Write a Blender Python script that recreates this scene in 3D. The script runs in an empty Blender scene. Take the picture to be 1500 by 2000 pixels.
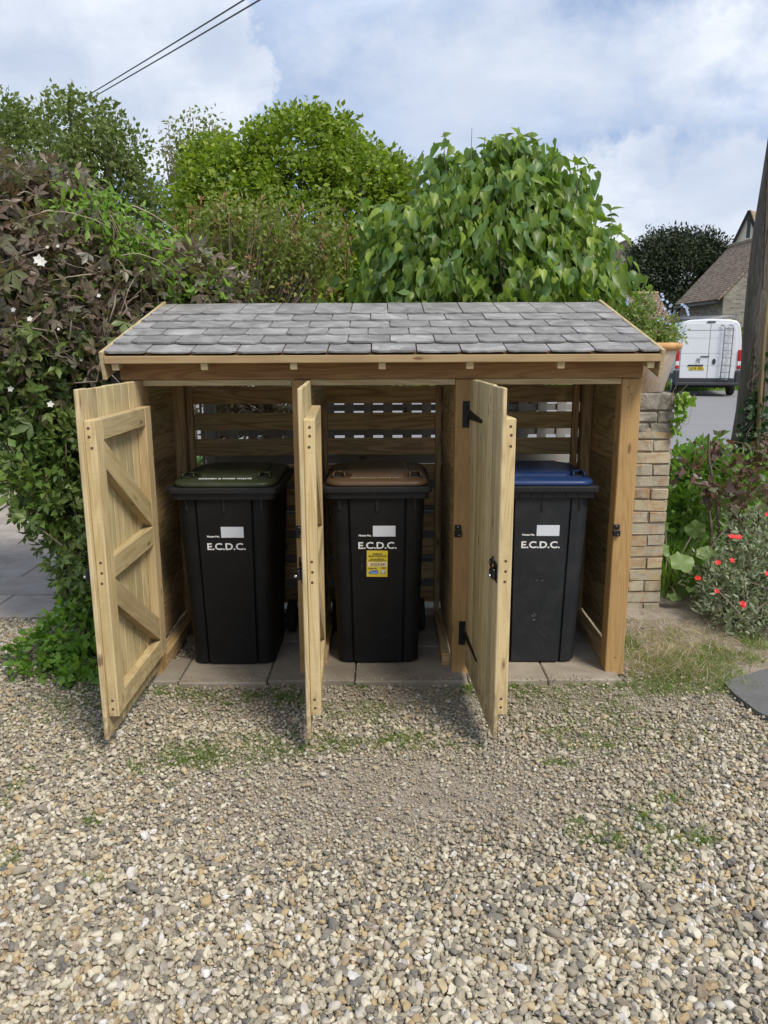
import bpy, math, random
import numpy as np
from mathutils import Vector, Matrix
random.seed(7); rng = np.random.default_rng(11)
S = bpy.context.scene
COL = S.collection
R = math.radians
# ------------------------------------------------------------------ camera
H = 1.75; F = 1500.0; PITCH = 12.33
cam_d = bpy.data.cameras.new('camera'); cam = bpy.data.objects.new('camera', cam_d); COL.objects.link(cam)
cam.location = (0, 0, H); cam.rotation_mode = 'XYZ'
cam.rotation_euler = (Matrix.Rotation(R(90 - PITCH), 3, 'X') @ Matrix.Rotation(R(-0.25), 3, 'Z')).to_euler('XYZ')
cam_d.sensor_fit = 'VERTICAL'; cam_d.sensor_height = 36.0; cam_d.lens = F / 2000 * 36.0
cam_d.clip_end = 2000; cam_d.clip_start = 0.05
S.camera = cam
def ang(v): return math.atan((v - 1000) / F) + R(PITCH)
def G(u, v, z=0.0):                       # ground point seen at pixel
    Y = (H - z) / math.tan(ang(v)); d = Y * math.cos(R(PITCH)) + (H - z) * math.sin(R(PITCH))
    return ((u - 750) * d / F, Y)
def at(u, v, Y):
    h = H - Y * math.tan(ang(v)); d = Y * math.cos(R(PITCH)) + (H - h) * math.sin(R(PITCH))
    return Vector(((u - 750) * d / F, Y, h))
# ------------------------------------------------------------------ node helpers
class NT:
    def __init__(s, tree): s.t = tree; s.n = tree.nodes; s.l = tree.links
    def node(s, typ, **kw):
        n = s.n.new(typ)
        for k, v in kw.items(): setattr(n, k, v)
        return n
    def set(s, sock, v):
        if isinstance(v, bpy.types.NodeSocket): s.l.new(v, sock)
        else: sock.default_value = v
    def math(s, op, a, b=None, c=None, clamp=False):
        n = s.n.new('ShaderNodeMath'); n.operation = op; n.use_clamp = clamp
        s.set(n.inputs[0], a)
        if b is not None: s.set(n.inputs[1], b)
        if c is not None: s.set(n.inputs[2], c)
        return n.outputs[0]
    def mix(s, f, a, b, typ='MIX'):
        n = s.n.new('ShaderNodeMix'); n.data_type = 'RGBA'; n.blend_type = typ
        s.set(n.inputs[0], f)
        for i, x in ((6, a), (7, b)):
            if isinstance(x, (tuple, list)): x = tuple(x) + ((1,) if len(x) == 3 else ())
            s.set(n.inputs[i], x)
        return n.outputs[2]
    def noise(s, vec, scale, detail=4, rough=0.55, dist=0.0, dim='3D', w=None):
        n = s.n.new('ShaderNodeTexNoise'); n.noise_dimensions = dim
        if vec is not None: s.l.new(vec, n.inputs['Vector'])
        s.set(n.inputs['Scale'], scale); n.inputs['Detail'].default_value = detail
        n.inputs['Roughness'].default_value = rough; n.inputs['Distortion'].default_value = dist
        if w is not None: s.set(n.inputs['W'], w)
        return n.outputs[0]
    def ramp(s, f, stops, interp='LINEAR'):
        n = s.n.new('ShaderNodeValToRGB'); r = n.color_ramp; r.interpolation = interp
        while len(r.elements) < len(stops): r.elements.new(0.5)
        for e, (p, c) in zip(r.elements, stops):
            e.position = p
            if isinstance(c, (int, float)): c = (c, c, c)
            e.color = tuple(c) + ((1,) if len(c) == 3 else ())
        s.set(n.inputs[0], f); return n.outputs[0]
    def mapping(s, vec, scale=(1, 1, 1), loc=(0, 0, 0)):
        n = s.n.new('ShaderNodeMapping'); s.l.new(vec, n.inputs[0])
        n.inputs['Scale'].default_value = scale; n.inputs['Location'].default_value = loc
        return n.outputs[0]
    def bump(s, h, strength=0.3, dist=0.01):
        n = s.n.new('ShaderNodeBump'); s.l.new(h, n.inputs['Height'])
        n.inputs['Strength'].default_value = strength; n.inputs['Distance'].default_value = dist
        return n.outputs[0]
def newmat(name):
    m = bpy.data.materials.new(name); m.use_nodes = True
    t = NT(m.node_tree); t.n.clear()
    out = t.n.new('ShaderNodeOutputMaterial'); p = t.n.new('ShaderNodeBsdfPrincipled')
    t.l.new(p.outputs[0], out.inputs[0]); t.p = p; t.out = out
    tc = t.n.new('ShaderNodeTexCoord'); t.obj = tc.outputs['Object']; t.uv = tc.outputs['UV']; t.gen = tc.outputs['Generated']
    t.geo = t.n.new('ShaderNodeNewGeometry'); t.isl = t.geo.outputs['Random Per Island']
    return m, t
MATS = {}
def plain(name, col, rough=0.6, metal=0.0, var=0.08, scale=6.0, bump=0.0, spec=0.5):
    if name in MATS: return MATS[name]
    m, t = newmat(name)
    n = t.noise(t.obj, scale, 6, 0.65)
    a = tuple(c * (1 - var) for c in col); b = tuple(min(1, c * (1 + var)) for c in col)
    t.set(t.p.inputs['Base Color'], t.ramp(n, [(0.3, a), (0.7, b)]))
    t.p.inputs['Roughness'].default_value = rough; t.p.inputs['Metallic'].default_value = metal
    t.p.inputs['Specular IOR Level'].default_value = spec
    if bump: t.l.new(t.bump(t.noise(t.obj, scale * 8, 5, 0.7), bump, 0.004), t.p.inputs['Normal'])
    MATS[name] = m; return m
def wood(name, light, dark, knot=(0.12, 0.06, 0.025), rough=0.7, figure=0.5, stain=None, tone=0.2, fine=0.25, mud=False):
    m, t = newmat(name)
    sep = t.n.new('ShaderNodeSeparateXYZ'); t.l.new(t.uv, sep.inputs[0])
    u, v = sep.outputs[0], sep.outputs[1]
    def vec(su, sv):
        c = t.n.new('ShaderNodeCombineXYZ'); t.set(c.inputs[0], t.math('MULTIPLY', u, su)); t.set(c.inputs[1], t.math('MULTIPLY', v, sv))
        t.set(c.inputs[2], t.math('MULTIPLY', t.isl, 37.0)); return c.outputs[0]
    # knots
    vo = t.n.new('ShaderNodeTexVoronoi'); t.l.new(vec(3.3, 10.0), vo.inputs['Vector']); vo.inputs['Scale'].default_value = 1.0
    kd = vo.outputs['Distance']
    kn = t.ramp(kd, [(0.05, 1.0), (0.12, 0.25), (0.3, 0.0)])
    n1 = t.noise(vec(0.9, 9.0), 1.0, 2, 0.4, 0.3)
    warp = t.math('ADD', t.math('MULTIPLY', n1, 1.0), t.math('MULTIPLY', kn, 0.12))
    rings = t.math('SINE', t.math('MULTIPLY', warp, 75.0))
    rings = t.math('MULTIPLY_ADD', rings, 0.5, 0.5)
    rings = t.math('POWER', rings, 1.6)
    fin = t.noise(vec(3.0, 170.0), 1.0, 4, 0.65)
    blot = t.noise(vec(1.3, 5.0), 1.0, 4, 0.6)
    f = t.math('ADD', t.math('MULTIPLY', rings, figure), t.math('MULTIPLY', t.math('SUBTRACT', fin, 0.5), fine * 4))
    f = t.math('ADD', f, t.math('MULTIPLY', t.math('SUBTRACT', blot, 0.5), 0.9), clamp=True)
    c = t.mix(f, light, dark)
    k2 = t.ramp(kd, [(0.06, 1.0), (0.12, 0.0)])
    c = t.mix(t.math('MULTIPLY', k2, 0.75), c, knot)
    if stain:
        sn = t.noise(vec(1.7, 3.0), 1.0, 5, 0.6)
        c = t.mix(t.ramp(sn, [(0.5, 0.0), (0.72, 0.6)]), c, stain)
    if mud:
        sz = t.n.new('ShaderNodeSeparateXYZ'); t.l.new(t.obj, sz.inputs[0])
        mf = t.math('MULTIPLY', t.ramp(t.noise(t.obj, 26.0, 5, 0.7), [(0.44, 0), (0.6, 1)]), t.ramp(sz.outputs[2], [(0.08, 0.75), (0.36, 0.0)]))
        c = t.mix(mf, c, (0.20, 0.15, 0.095))
    hv = t.n.new('ShaderNodeHueSaturation'); t.l.new(c, hv.inputs['Color'])
    t.set(hv.inputs['Value'], t.math('MULTIPLY_ADD', t.isl, tone * 2, 1 - tone))
    t.set(hv.inputs['Hue'], t.math('MULTIPLY_ADD', t.math('FRACT', t.math('MULTIPLY', t.isl, 7.3)), 0.016, 0.492))
    saw = t.noise(vec(110.0, 1.5), 1.0, 3, 0.6)
    t.l.new(t.mix(t.ramp(saw, [(0.56, 0.0), (0.72, 0.22)]), hv.outputs[0], dark), t.p.inputs['Base Color'])
    t.p.inputs['Roughness'].default_value = rough; t.p.inputs['Specular IOR Level'].default_value = 0.25
    hgt = t.math('ADD', t.math('MULTIPLY', fin, 0.7), t.math('MULTIPLY', rings, 0.3))
    t.l.new(t.bump(hgt, 0.25, 0.0015), t.p.inputs['Normal'])
    MATS[name] = m; return m
def leafmat(name, c1, c2, c3=None, trans=0.35, rough=0.45, back=None, clump=1.2, spec=0.4):
    m, t = newmat(name)
    t.n.remove(t.p)
    p = t.n.new('ShaderNodeBsdfPrincipled')
    col = t.ramp(t.isl, [(0.0, c1), (0.55, c2), (1.0, c3 or c2)])
    n = t.noise(t.obj, clump, 3, 0.5)
    hv = t.n.new('ShaderNodeHueSaturation'); t.l.new(col, hv.inputs['Color'])
    t.set(hv.inputs['Value'], t.math('MULTIPLY_ADD', n, 0.9, 0.55))
    t.set(hv.inputs['Hue'], t.math('MULTIPLY_ADD', n, -0.03, 0.505))
    col = hv.outputs[0]
    if back: col = t.mix(t.geo.outputs['Backfacing'], col, back)
    t.l.new(col, p.inputs['Base Color']); p.inputs['Roughness'].default_value = rough
    p.inputs['Specular IOR Level'].default_value = spec
    tr = t.n.new('ShaderNodeBsdfTranslucent')
    t.l.new(t.mix(0.65, col, (min(1, c2[0] * 2.2), min(1, c2[1] * 2.2), c2[2] * 0.7)), tr.inputs['Color'])
    mx = t.n.new('ShaderNodeMixShader'); mx.inputs[0].default_value = trans
    t.l.new(p.outputs[0], mx.inputs[1]); t.l.new(tr.outputs[0], mx.inputs[2]); t.l.new(mx.outputs[0], t.out.inputs[0])
    MATS[name] = m; return m
# ------------------------------------------------------------------ mesh builder
def tag(o, label=None, cat=None, group=None, kind=None):
    for k, v in (('label', label), ('category', cat), ('group', group), ('kind', kind)):
        if v: o[k] = v
    return o
def empty(name, loc=(0, 0, 0), rz=0.0, label=None, cat=None, group=None):
    o = bpy.data.objects.new(name, None); COL.objects.link(o); o.location = loc; o.rotation_euler.z = rz
    o.empty_display_size = 0.1
    return tag(o, label, cat, group)
class MB:
    def __init__(s): s.v = []; s.f = []; s.uv = []; s.mi = []; s.sm = []
    def face(s, idx, uvs=None, mi=0, sm=False):
        s.f.append(tuple(idx)); s.uv.append(uvs or [(0, 0)] * len(idx)); s.mi.append(mi); s.sm.append(sm)
    def poly(s, pts, mi=0, uvs=None):
        b = len(s.v); s.v += [tuple(p) for p in pts]; s.face(range(b, b + len(pts)), uvs, mi)
    def obox(s, c, ax, ay, az, half, bev=0.003, mi=0):
        """chamfered box, centre c, unit axes, half sizes; the longest axis is the grain"""
        c = Vector(c); A = [Vector(ax).normalized(), Vector(ay).normalized(), Vector(az).normalized()]; h = list(half)
        bev = min(bev, min(h) * 0.45)
        la = max(range(3), key=lambda i: h[i]); ru, rv = random.uniform(0, 20), random.uniform(0, 20)
        base = len(s.v); idx = {}; loc = []
        for sx in (-1, 1):
            for sy in (-1, 1):
                for sz in (-1, 1):
                    sg = (sx, sy, sz)
                    for k in range(3):
                        q = [sg[i] * (h[i] - (0 if i == k else bev)) for i in range(3)]
                        idx[(sg, k)] = len(s.v); loc.append(q)
                        s.v.append(tuple(c + A[0] * q[0] + A[1] * q[1] + A[2] * q[2]))
        def add(ids, k):
            pts = [Vector(s.v[i]) for i in ids]
            n = (pts[1] - pts[0]).cross(pts[2] - pts[0]); m = sum(pts, Vector()) / len(pts) - c
            if n.dot(m) < 0: ids = ids[::-1]
            uv = []
            for i in ids:
                q = loc[i - base]
                if k == la: oth = [j for j in range(3) if j != la]; uv.append((ru + q[oth[0]] * 0.3, rv + q[oth[1]]))
                else:
                    o = [j for j in range(3) if j != la and j != k][0]
                    uv.append((ru + q[la], rv + q[o] + q[k]))
            s.face(ids, uv, mi)
        for k in range(3):
            a, b = [j for j in range(3) if j != k]
            for sg in (-1, 1):
                ids = []
                for sa, sb in ((-1, -1), (1, -1), (1, 1), (-1, 1)):
                    t = [0, 0, 0]; t[k] = sg; t[a] = sa; t[b] = sb; ids.append(idx[(tuple(t), k)])
                add(ids, k)
        for m in range(3):
            k, l = [j for j in range(3) if j != m]
            for sk in (-1, 1):
                for sl in (-1, 1):
                    t0 = [0, 0, 0]; t0[k] = sk; t0[l] = sl; t0[m] = -1; t1 = list(t0); t1[m] = 1
                    add([idx[(tuple(t0), k)], idx[(tuple(t1), k)], idx[(tuple(t1), l)], idx[(tuple(t0), l)]], k)
        for sx in (-1, 1):
            for sy in (-1, 1):
                for sz in (-1, 1): add([idx[((sx, sy, sz), k)] for k in range(3)], 0)
        return s
    def box(s, x0, x1, y0, y1, z0, z1, bev=0.003, mi=0):
        return s.obox(((x0 + x1) / 2, (y0 + y1) / 2, (z0 + z1) / 2), (1, 0, 0), (0, 1, 0), (0, 0, 1),
                      (abs(x1 - x0) / 2, abs(y1 - y0) / 2, abs(z1 - z0) / 2), bev, mi)
    def prism(s, pts, off, mi=0):
        """pts: polygon in 3D, extruded by vector off"""
        P = [Vector(p) for p in pts]; off = Vector(off); b = len(s.v); n = len(P)
        nn = (P[1] - P[0]).cross(P[2] - P[0])
        if nn.dot(off) > 0: P = P[::-1]
        s.v += [tuple(p) for p in P] + [tuple(p + off) for p in P]
        d = (P[1] - P[0]).normalized(); L = max(range(n), key=lambda i: (P[(i + 1) % n] - P[i]).length)
        d = (P[(L + 1) % n] - P[L]).normalized(); e = d.cross(off.normalized())
        ru, rv = random.uniform(0, 20), random.uniform(0, 20)
        uv = [(ru + p.dot(d), rv + p.dot(e)) for p in P]
        s.face(range(b, b + n), uv, mi); s.face([b + n + i for i in range(n)][::-1], uv[::-1], mi)
        for i in range(n):
            j = (i + 1) % n; ln = off.length
            s.face((b + j, b + i, b + n + i, b + n + j), [uv[j], uv[i], (uv[i][0], uv[i][1] + ln), (uv[j][0], uv[j][1] + ln)], mi)
        return s
    def loft(s, loops, cap0=True, cap1=True, mi=0, sm=True):
        b = len(s.v); n = len(loops[0])
        for lp in loops: s.v += [tuple(p) for p in lp]
        for k in range(len(loops) - 1):
            for i in range(n):
                j = (i + 1) % n; a = b + k * n
                s.face((a + i, a + j, a + n + j, a + n + i), [(i / n, k), ((i + 1) / n, k), ((i + 1) / n, k + 1), (i / n, k + 1)], mi, sm)
        if cap0: s.face([b + i for i in range(n)][::-1], None, mi)
        if cap1: s.face([b + (len(loops) - 1) * n + i for i in range(n)], None, mi)
        return s
    def tube(s, pts, rad, n=6, mi=0, cap=True):
        pts = [Vector(p) for p in pts]
        if not hasattr(rad, '__len__'): rad = [rad] * len(pts)
        loops = []; up = Vector((0, 0, 1)); prev = None; L = 0; Ls = []
        for i, p in enumerate(pts):
            d = (pts[min(i + 1, len(pts) - 1)] - pts[max(i - 1, 0)])
            d = d.normalized() if d.length > 1e-9 else Vector((0, 0, 1))
            if prev is None:
                a = d.cross(up if abs(d.z) < 0.95 else Vector((1, 0, 0))).normalized()
            else:
                a = (prev - d * prev.dot(d)); a = a.normalized() if a.length > 1e-6 else d.orthogonal().normalized()
            prev = a; e = d.cross(a)
            loops.append([p + (a * math.cos(2 * math.pi * k / n) + e * math.sin(2 * math.pi * k / n)) * rad[i] for k in range(n)])
            if i: L += (pts[i] - pts[i - 1]).length
            Ls.append(L)
        b = len(s.v)
        for lp in loops: s.v += [tuple(q) for q in lp]
        for k in range(len(loops) - 1):
            for i in range(n):
                j = (i + 1) % n; a = b + k * n; c = 2 * math.pi * max(rad)
                s.face((a + i, a + j, a + n + j, a + n + i), [(Ls[k], i / n * c), (Ls[k], (i + 1) / n * c), (Ls[k + 1], (i + 1) / n * c), (Ls[k + 1], i / n * c)], mi, True)
        if cap:
            s.face([b + i for i in range(n)][::-1], None, mi); s.face([b + (len(loops) - 1) * n + i for i in range(n)], None, mi)
        return s
    def lathe(s, prof, c=(0, 0, 0), n=32, mi=0):
        c = Vector(c)
        return s.loft([[c + Vector((r * math.cos(2 * math.pi * k / n), r * math.sin(2 * math.pi * k / n), z)) for k in range(n)] for r, z in prof], True, True, mi)
    def build(s, name, mats, parent=None, loc=None, rz=None):
        me = bpy.data.meshes.new(name); me.from_pydata(s.v, [], s.f)
        uvl = me.uv_layers.new(name='UVMap'); uvl.data.foreach_set('uv', [c for f in s.uv for p in f for c in p])
        if not isinstance(mats, (list, tuple)): mats = [mats]
        for m in mats: me.materials.append(m)
        me.polygons.foreach_set('material_index', s.mi); me.polygons.foreach_set('use_smooth', s.sm)
        me.update()
        o = bpy.data.objects.new(name, me); COL.objects.link(o)
        if parent: o.parent = parent
        if loc: o.location = loc
        if rz is not None: o.rotation_euler.z = rz
        return o
def text(name, s, size, mtx, mat, parent, bold=0.0, align='CENTER', depth=0.0004, width=None):
    cu = bpy.data.curves.new(name, 'FONT'); cu.body = s; cu.size = size; cu.offset = bold; cu.extrude = depth
    cu.align_x = align; cu.align_y = 'CENTER'; cu.resolution_u = 3
    to = bpy.data.objects.new('tmp', cu); COL.objects.link(to); bpy.context.view_layer.update()
    me = bpy.data.meshes.new_from_object(to.evaluated_get(bpy.context.evaluated_depsgraph_get()))
    bpy.data.objects.remove(to); me.name = name
    if width:
        xs = [v.co.x for v in me.vertices]; w = max(xs) - min(xs); k = width / w
        for v in me.vertices: v.co.x *= k
    me.transform(mtx); me.materials.clear(); me.materials.append(mat)
    o = bpy.data.objects.new(name, me); COL.objects.link(o); o.parent = parent
    return o
# ------------------------------------------------------------------ leaves
def T_oval(w=0.3, fold=0.08, bend=0.1):
    v = [(0, 0, 0), (-w, .42, fold), (0, .45, 0), (w, .42, fold), (0, 1, -bend)]
    return np.array(v), [(0, 2, 1), (0, 3, 2), (1, 2, 4), (2, 3, 4)]
def T_long(w=0.22, fold=0.06, bend=0.15):
    v = [(0, 0, 0), (-w, .3, fold), (0, .32, .02), (w, .3, fold), (-w * .75, .66, fold * .5), (0, .68, 0), (w * .75, .66, fold * .5), (0, 1, -bend)]
    return np.array(v), [(0, 2, 1), (0, 3, 2), (1, 2, 5, 4), (2, 3, 6, 5), (4, 5, 7), (5, 6, 7)]
def T_heart():
    v = [(0, 0, 0), (0, .35, -.03), (0, .7, -.08), (0, 1.08, -.22)]
    L = [(.20, -.1, .04), (.33, .12, .11), (.31, .38, .12), (.17, .68, .03)]
    v += [(-a, b, c) for a, b, c in L] + L
    f = [(0, 5, 4), (0, 1, 6, 5), (1, 2, 7, 6), (2, 3, 7), (0, 8, 9), (0, 9, 10, 1), (1, 10, 11, 2), (2, 11, 3)]
    return np.array(v), f
def T_tri(spread=0.95, w=0.2, side=0.8):
    v = [(0, 0, 0)]; f = []
    for a, L in ((0, 1.0), (spread, side), (-spread, side)):
        c, s_ = math.cos(a), math.sin(a)
        def r(x, y, z): return (x * c + y * s_, -x * s_ + y * c, z)
        b = len(v)
        v += [r(-w * L, .48 * L, .05), r(0, .5 * L, -.01), r(w * L, .48 * L, .05), r(-w * .9 * L, .62 * L, .02), r(w * .9 * L, .62 * L, .02), r(0, L, -.12)]
        f += [(0, b + 1, b), (0, b + 2, b + 1), (b, b + 1, b + 3), (b + 1, b + 2, b + 4), (b + 3, b + 1, b + 5), (b + 1, b + 4, b + 5)]
    return np.array(v), f
def T_blade(w=0.03, bend=0.35):
    v = [(-w, 0, 0), (w, 0, 0), (-w * .8, .4, bend * .15), (w * .8, .4, bend * .15), (-w * .5, .75, bend * .55), (w * .5, .75, bend * .55), (0, 1, bend)]
    return np.array(v), [(0, 1, 3, 2), (2, 3, 5, 4), (4, 5, 6)]
def unit(a): return a / np.maximum(np.linalg.norm(a, axis=1, keepdims=True), 1e-9)
def cloud(name, P, D, N, Sz, tmpl, mat, parent=None, mats2=None):
    """one mesh of many leaves: positions, tip directions, normals, sizes"""
    P = np.asarray(P, float); D = unit(np.asarray(D, float)); X = unit(np.cross(D, N)); Nn = np.cross(X, D)
    tv, tf = tmpl; n = len(P); k = len(tv)
    V = P[:, None, :] + Sz[:, None, None] * (tv[None, :, 0:1] * X[:, None, :] + tv[None, :, 1:2] * D[:, None, :] + tv[None, :, 2:3] * Nn[:, None, :])
    V = V.reshape(-1, 3)
    ls = [len(f) for f in tf]; flat = np.array([i for f in tf for i in f]); per = len(flat)
    LI = (flat[None, :] + (np.arange(n) * k)[:, None]).reshape(-1)
    starts = np.concatenate([[0], np.cumsum(ls)[:-1]])
    LS = (starts[None, :] + (np.arange(n) * per)[:, None]).reshape(-1)
    me = bpy.data.meshes.new(name)
    me.vertices.add(len(V)); me.vertices.foreach_set('co', V.reshape(-1).astype(np.float32))
    me.loops.add(len(LI)); me.loops.foreach_set('vertex_index', LI.astype(np.int32))
    me.polygons.add(len(LS)); me.polygons.foreach_set('loop_start', LS.astype(np.int32))
    try: me.polygons.foreach_set('loop_total', np.tile(ls, n).astype(np.int32))
    except Exception: pass
    me.update(calc_edges=True); me.validate()
    me.materials.append(mat)
    o = bpy.data.objects.new(name, me); COL.objects.link(o)
    if parent: o.parent = parent
    return o
def rdir(n):
    return unit(rng.normal(size=(n, 3)))
def crown(ells, nclump, per, crad, shell=0.55, rough=0.14, seed=1):
    """points in clumps through a union of ellipsoids; returns points, outward dirs, clump centres"""
    g = np.random.default_rng(seed)
    E = np.array([e[0] for e in ells], float); A = np.array([e[1] for e in ells], float)
    wts = (A.prod(1)) ** (2 / 3); wts /= wts.sum()
    C = []; O = []
    while len(C) < nclump:
        i = g.choice(len(E), p=wts); d = g.normal(size=3); d /= np.linalg.norm(d)
        ph = d @ np.array([5.1, 4.3, 6.2]) + i
        r = (shell + (1 - shell) * g.random() ** 0.6) * (1 + rough * (math.sin(ph * 1.7) + 0.6 * math.sin(ph * 3.9 + 1)) )
        c = E[i] + d * A[i] * r
        q = ((c - E) / A); inside = (np.linalg.norm(q, axis=1) < shell * 0.9); inside[i] = False
        if inside.any(): continue
        C.append(c); O.append(unit((d / A[i])[None])[0])
    C = np.array(C); O = np.array(O)
    P = np.repeat(C, per, 0); Od = np.repeat(O, per, 0)
    dd = g.normal(size=P.shape); dd /= np.linalg.norm(dd, axis=1, keepdims=True); P = P + dd * crad * 1.45 * g.random((len(P), 1)) ** 0.4
    return P, Od, C
def branches(mb, base, C, r0=0.06, n=40, rt=0.005, droop=0.0, hub=0.45, seed=3, seg=5):
    g = random.Random(seed); base = Vector(base)
    for i in g.sample(range(len(C)), min(n, len(C))):
        c = Vector(C[i]); mid = base.lerp(c, hub) + Vector((g.uniform(-.1, .1), g.uniform(-.1, .1), g.uniform(0, .25))) * (c - base).length * 0.5
        pts = []
        for k in range(seg + 1):
            t = k / seg
            pts.append((base * (1 - t) ** 2 + mid * 2 * t * (1 - t) + c * t * t) + Vector((g.gauss(0, 1), g.gauss(0, 1), g.gauss(0, 1))) * 0.012 * (c - base).length * (0 < t < 1))
        mb.tube(pts, [r0 * (1 - k / seg) ** 1.3 + rt for k in range(seg + 1)], 5, cap=False)
    return mb
# ------------------------------------------------------------------ materials
PINE = wood('pale_treated_pine', (0.58, 0.475, 0.265), (0.33, 0.23, 0.10), stain=(0.33, 0.29, 0.14), figure=0.5, tone=0.17, fine=0.45, mud=True)
FASC = wood('fascia_timber', (0.40, 0.295, 0.15), (0.27, 0.18, 0.08), figure=0.4, fine=.4)
PINE2 = wood('pale_pine_frame', (0.55, 0.44, 0.24), (0.35, 0.245, 0.105), figure=0.42, stain=(0.33, 0.26, 0.12), tone=0.18, fine=0.45, mud=True)
POST = wood('orange_brown_post', (0.44, 0.29, 0.115), (0.28, 0.167, 0.056), figure=0.4, tone=0.06, fine=0.4, stain=(.30, .2, .1))
BEAM = wood('brown_beam', (0.33, 0.20, 0.08), (0.18, 0.095, 0.034), figure=0.6, tone=0.08)
SLAT = wood('brown_slat', (0.58, 0.42, 0.20), (0.28, 0.17, 0.07), figure=0.7, tone=0.2, stain=(0.34, 0.29, 0.15))
GREYW = wood('weathered_grey_wood', (0.36, 0.35, 0.33), (0.21, 0.20, 0.19), figure=0.3, tone=0.15)
BLACKIRON = plain('black_iron', (0.012, 0.012, 0.013), 0.4, 0.3)
HOLE = plain('screw_hole', (0.10, 0.06, 0.03), 0.7)
STEEL = plain('bright_steel', (0.6, 0.6, 0.62), 0.25, 1.0)
def m_slate():
    m, t = newmat('natural_slate')
    n1 = t.noise(t.mapping(t.obj, (1, 1, 1)), 7.0, 6, 0.7, 0.6)
    add = t.n.new('ShaderNodeVectorMath'); add.operation = 'ADD'
    cx = t.n.new('ShaderNodeCombineXYZ'); t.set(cx.inputs[0], t.math('MULTIPLY', t.isl, 50.0)); t.set(cx.inputs[1], t.math('MULTIPLY', t.isl, 31.0))
    t.l.new(t.obj, add.inputs[0]); t.l.new(cx.outputs[0], add.inputs[1])
    n2 = t.noise(add.outputs[0], 6.0, 7, 0.68, 0.8)
    n3 = t.noise(t.mapping(add.outputs[0], (3, 14, 14)), 4.0, 5, 0.7)
    f = t.math('ADD', t.math('MULTIPLY', n2, 0.75), t.math('MULTIPLY', n3, 0.25))
    c = t.ramp(f, [(0.30, (0.11, 0.106, 0.102)), (0.42, (0.20, 0.192, 0.182)), (0.51, (0.26, 0.25, 0.24)), (0.60, (0.355, 0.345, 0.33)), (0.72, (0.49, 0.48, 0.46))])
    hv = t.n.new('ShaderNodeHueSaturation'); t.l.new(c, hv.inputs['Color']); t.set(hv.inputs['Value'], t.math('MULTIPLY_ADD', t.isl, 0.26, 0.84))
    t.l.new(hv.outputs[0], t.p.inputs['Base Color']); t.p.inputs['Roughness'].default_value = 0.7; t.p.inputs['Specular IOR Level'].default_value = 0.3
    t.l.new(t.bump(f, 0.6, 0.008), t.p.inputs['Normal'])
    return m
SLATE = m_slate()
def m_plastic(name, col, rough=0.42, dust=(0.16, 0.155, 0.14), amt=0.045):
    m, t = newmat(name)
    n = t.noise(t.obj, 5.0, 8, 0.75, 0.5); sc = t.noise(t.mapping(t.obj, (60, 60, 4)), 1.0, 4, 0.6)
    f = t.math('MULTIPLY', t.ramp(n, [(0.45, 0), (0.75, 1)]), amt)
    sp = t.noise(t.mapping(t.obj, (1, 1, 1)), 38.0, 3, 0.6); sp = t.ramp(sp, [(0.70, 0), (0.74, 1)])
    big = t.ramp(t.noise(t.obj, 4.0, 2, 0.5), [(0.5, 0), (0.6, 1)])
    f = t.math('MAXIMUM', f, t.math('MULTIPLY', t.math('MULTIPLY', sp, big), 0.35))
    t.set(t.p.inputs['Base Color'], t.mix(f, col, dust))
    t.set(t.p.inputs['Roughness'], t.math('MULTIPLY_ADD', n, 0.3, rough - 0.1))
    t.l.new(t.bump(t.noise(t.obj, 240.0, 2, 0.6), 0.12, 0.001), t.p.inputs['Normal'])
    t.p.inputs['Specular IOR Level'].default_value = 0.32
    return m
BINBLACK = m_plastic('black_bin_plastic', (0.005, 0.005, 0.0055), 0.56)
BINGREY = m_plastic('dark_grey_bin_plastic', (0.018, 0.020, 0.023), dust=(0.2, 0.2, 0.2), amt=0.10)  # paler and greyer than the other two bin bodies
RIMBLACK = m_plastic('bin_rim_plastic', (0.014, 0.0145, 0.016), 0.4)
LIDGREEN = m_plastic('green_lid_plastic', (0.027, 0.035, 0.015), 0.4, (0.12, 0.12, 0.10), 0.4)
LIDBROWN = m_plastic('brown_lid_plastic', (0.085, 0.050, 0.026), 0.38, (0.17, 0.13, 0.09), 0.3)
LIDBLUE = m_plastic('blue_lid_plastic', (0.012, 0.036, 0.125), 0.36, (0.12, 0.14, 0.19), 0.35)
WHITE = plain('white_print', (0.8, 0.8, 0.8), 0.5)
LABEL = plain('white_label_film', (0.66, 0.70, 0.76), 0.4, var=0.06, scale=30)
YELLOW = plain('yellow_sticker', (0.75, 0.58, 0.05), 0.45, var=0.1, scale=25)
INK = plain('dark_ink', (0.08, 0.07, 0.02), 0.5)
CREAM = plain('pale_sticker_band', (0.82, 0.68, 0.4), 0.5)
BLUEINK = plain('blue_ink', (0.08, 0.2, 0.5), 0.5, var=0.3, scale=120)
RUBBER_AND_SHADE = plain('black_rubber_and_recess_shade', (0.012, 0.012, 0.012), 0.8, bump=0.2)
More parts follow.
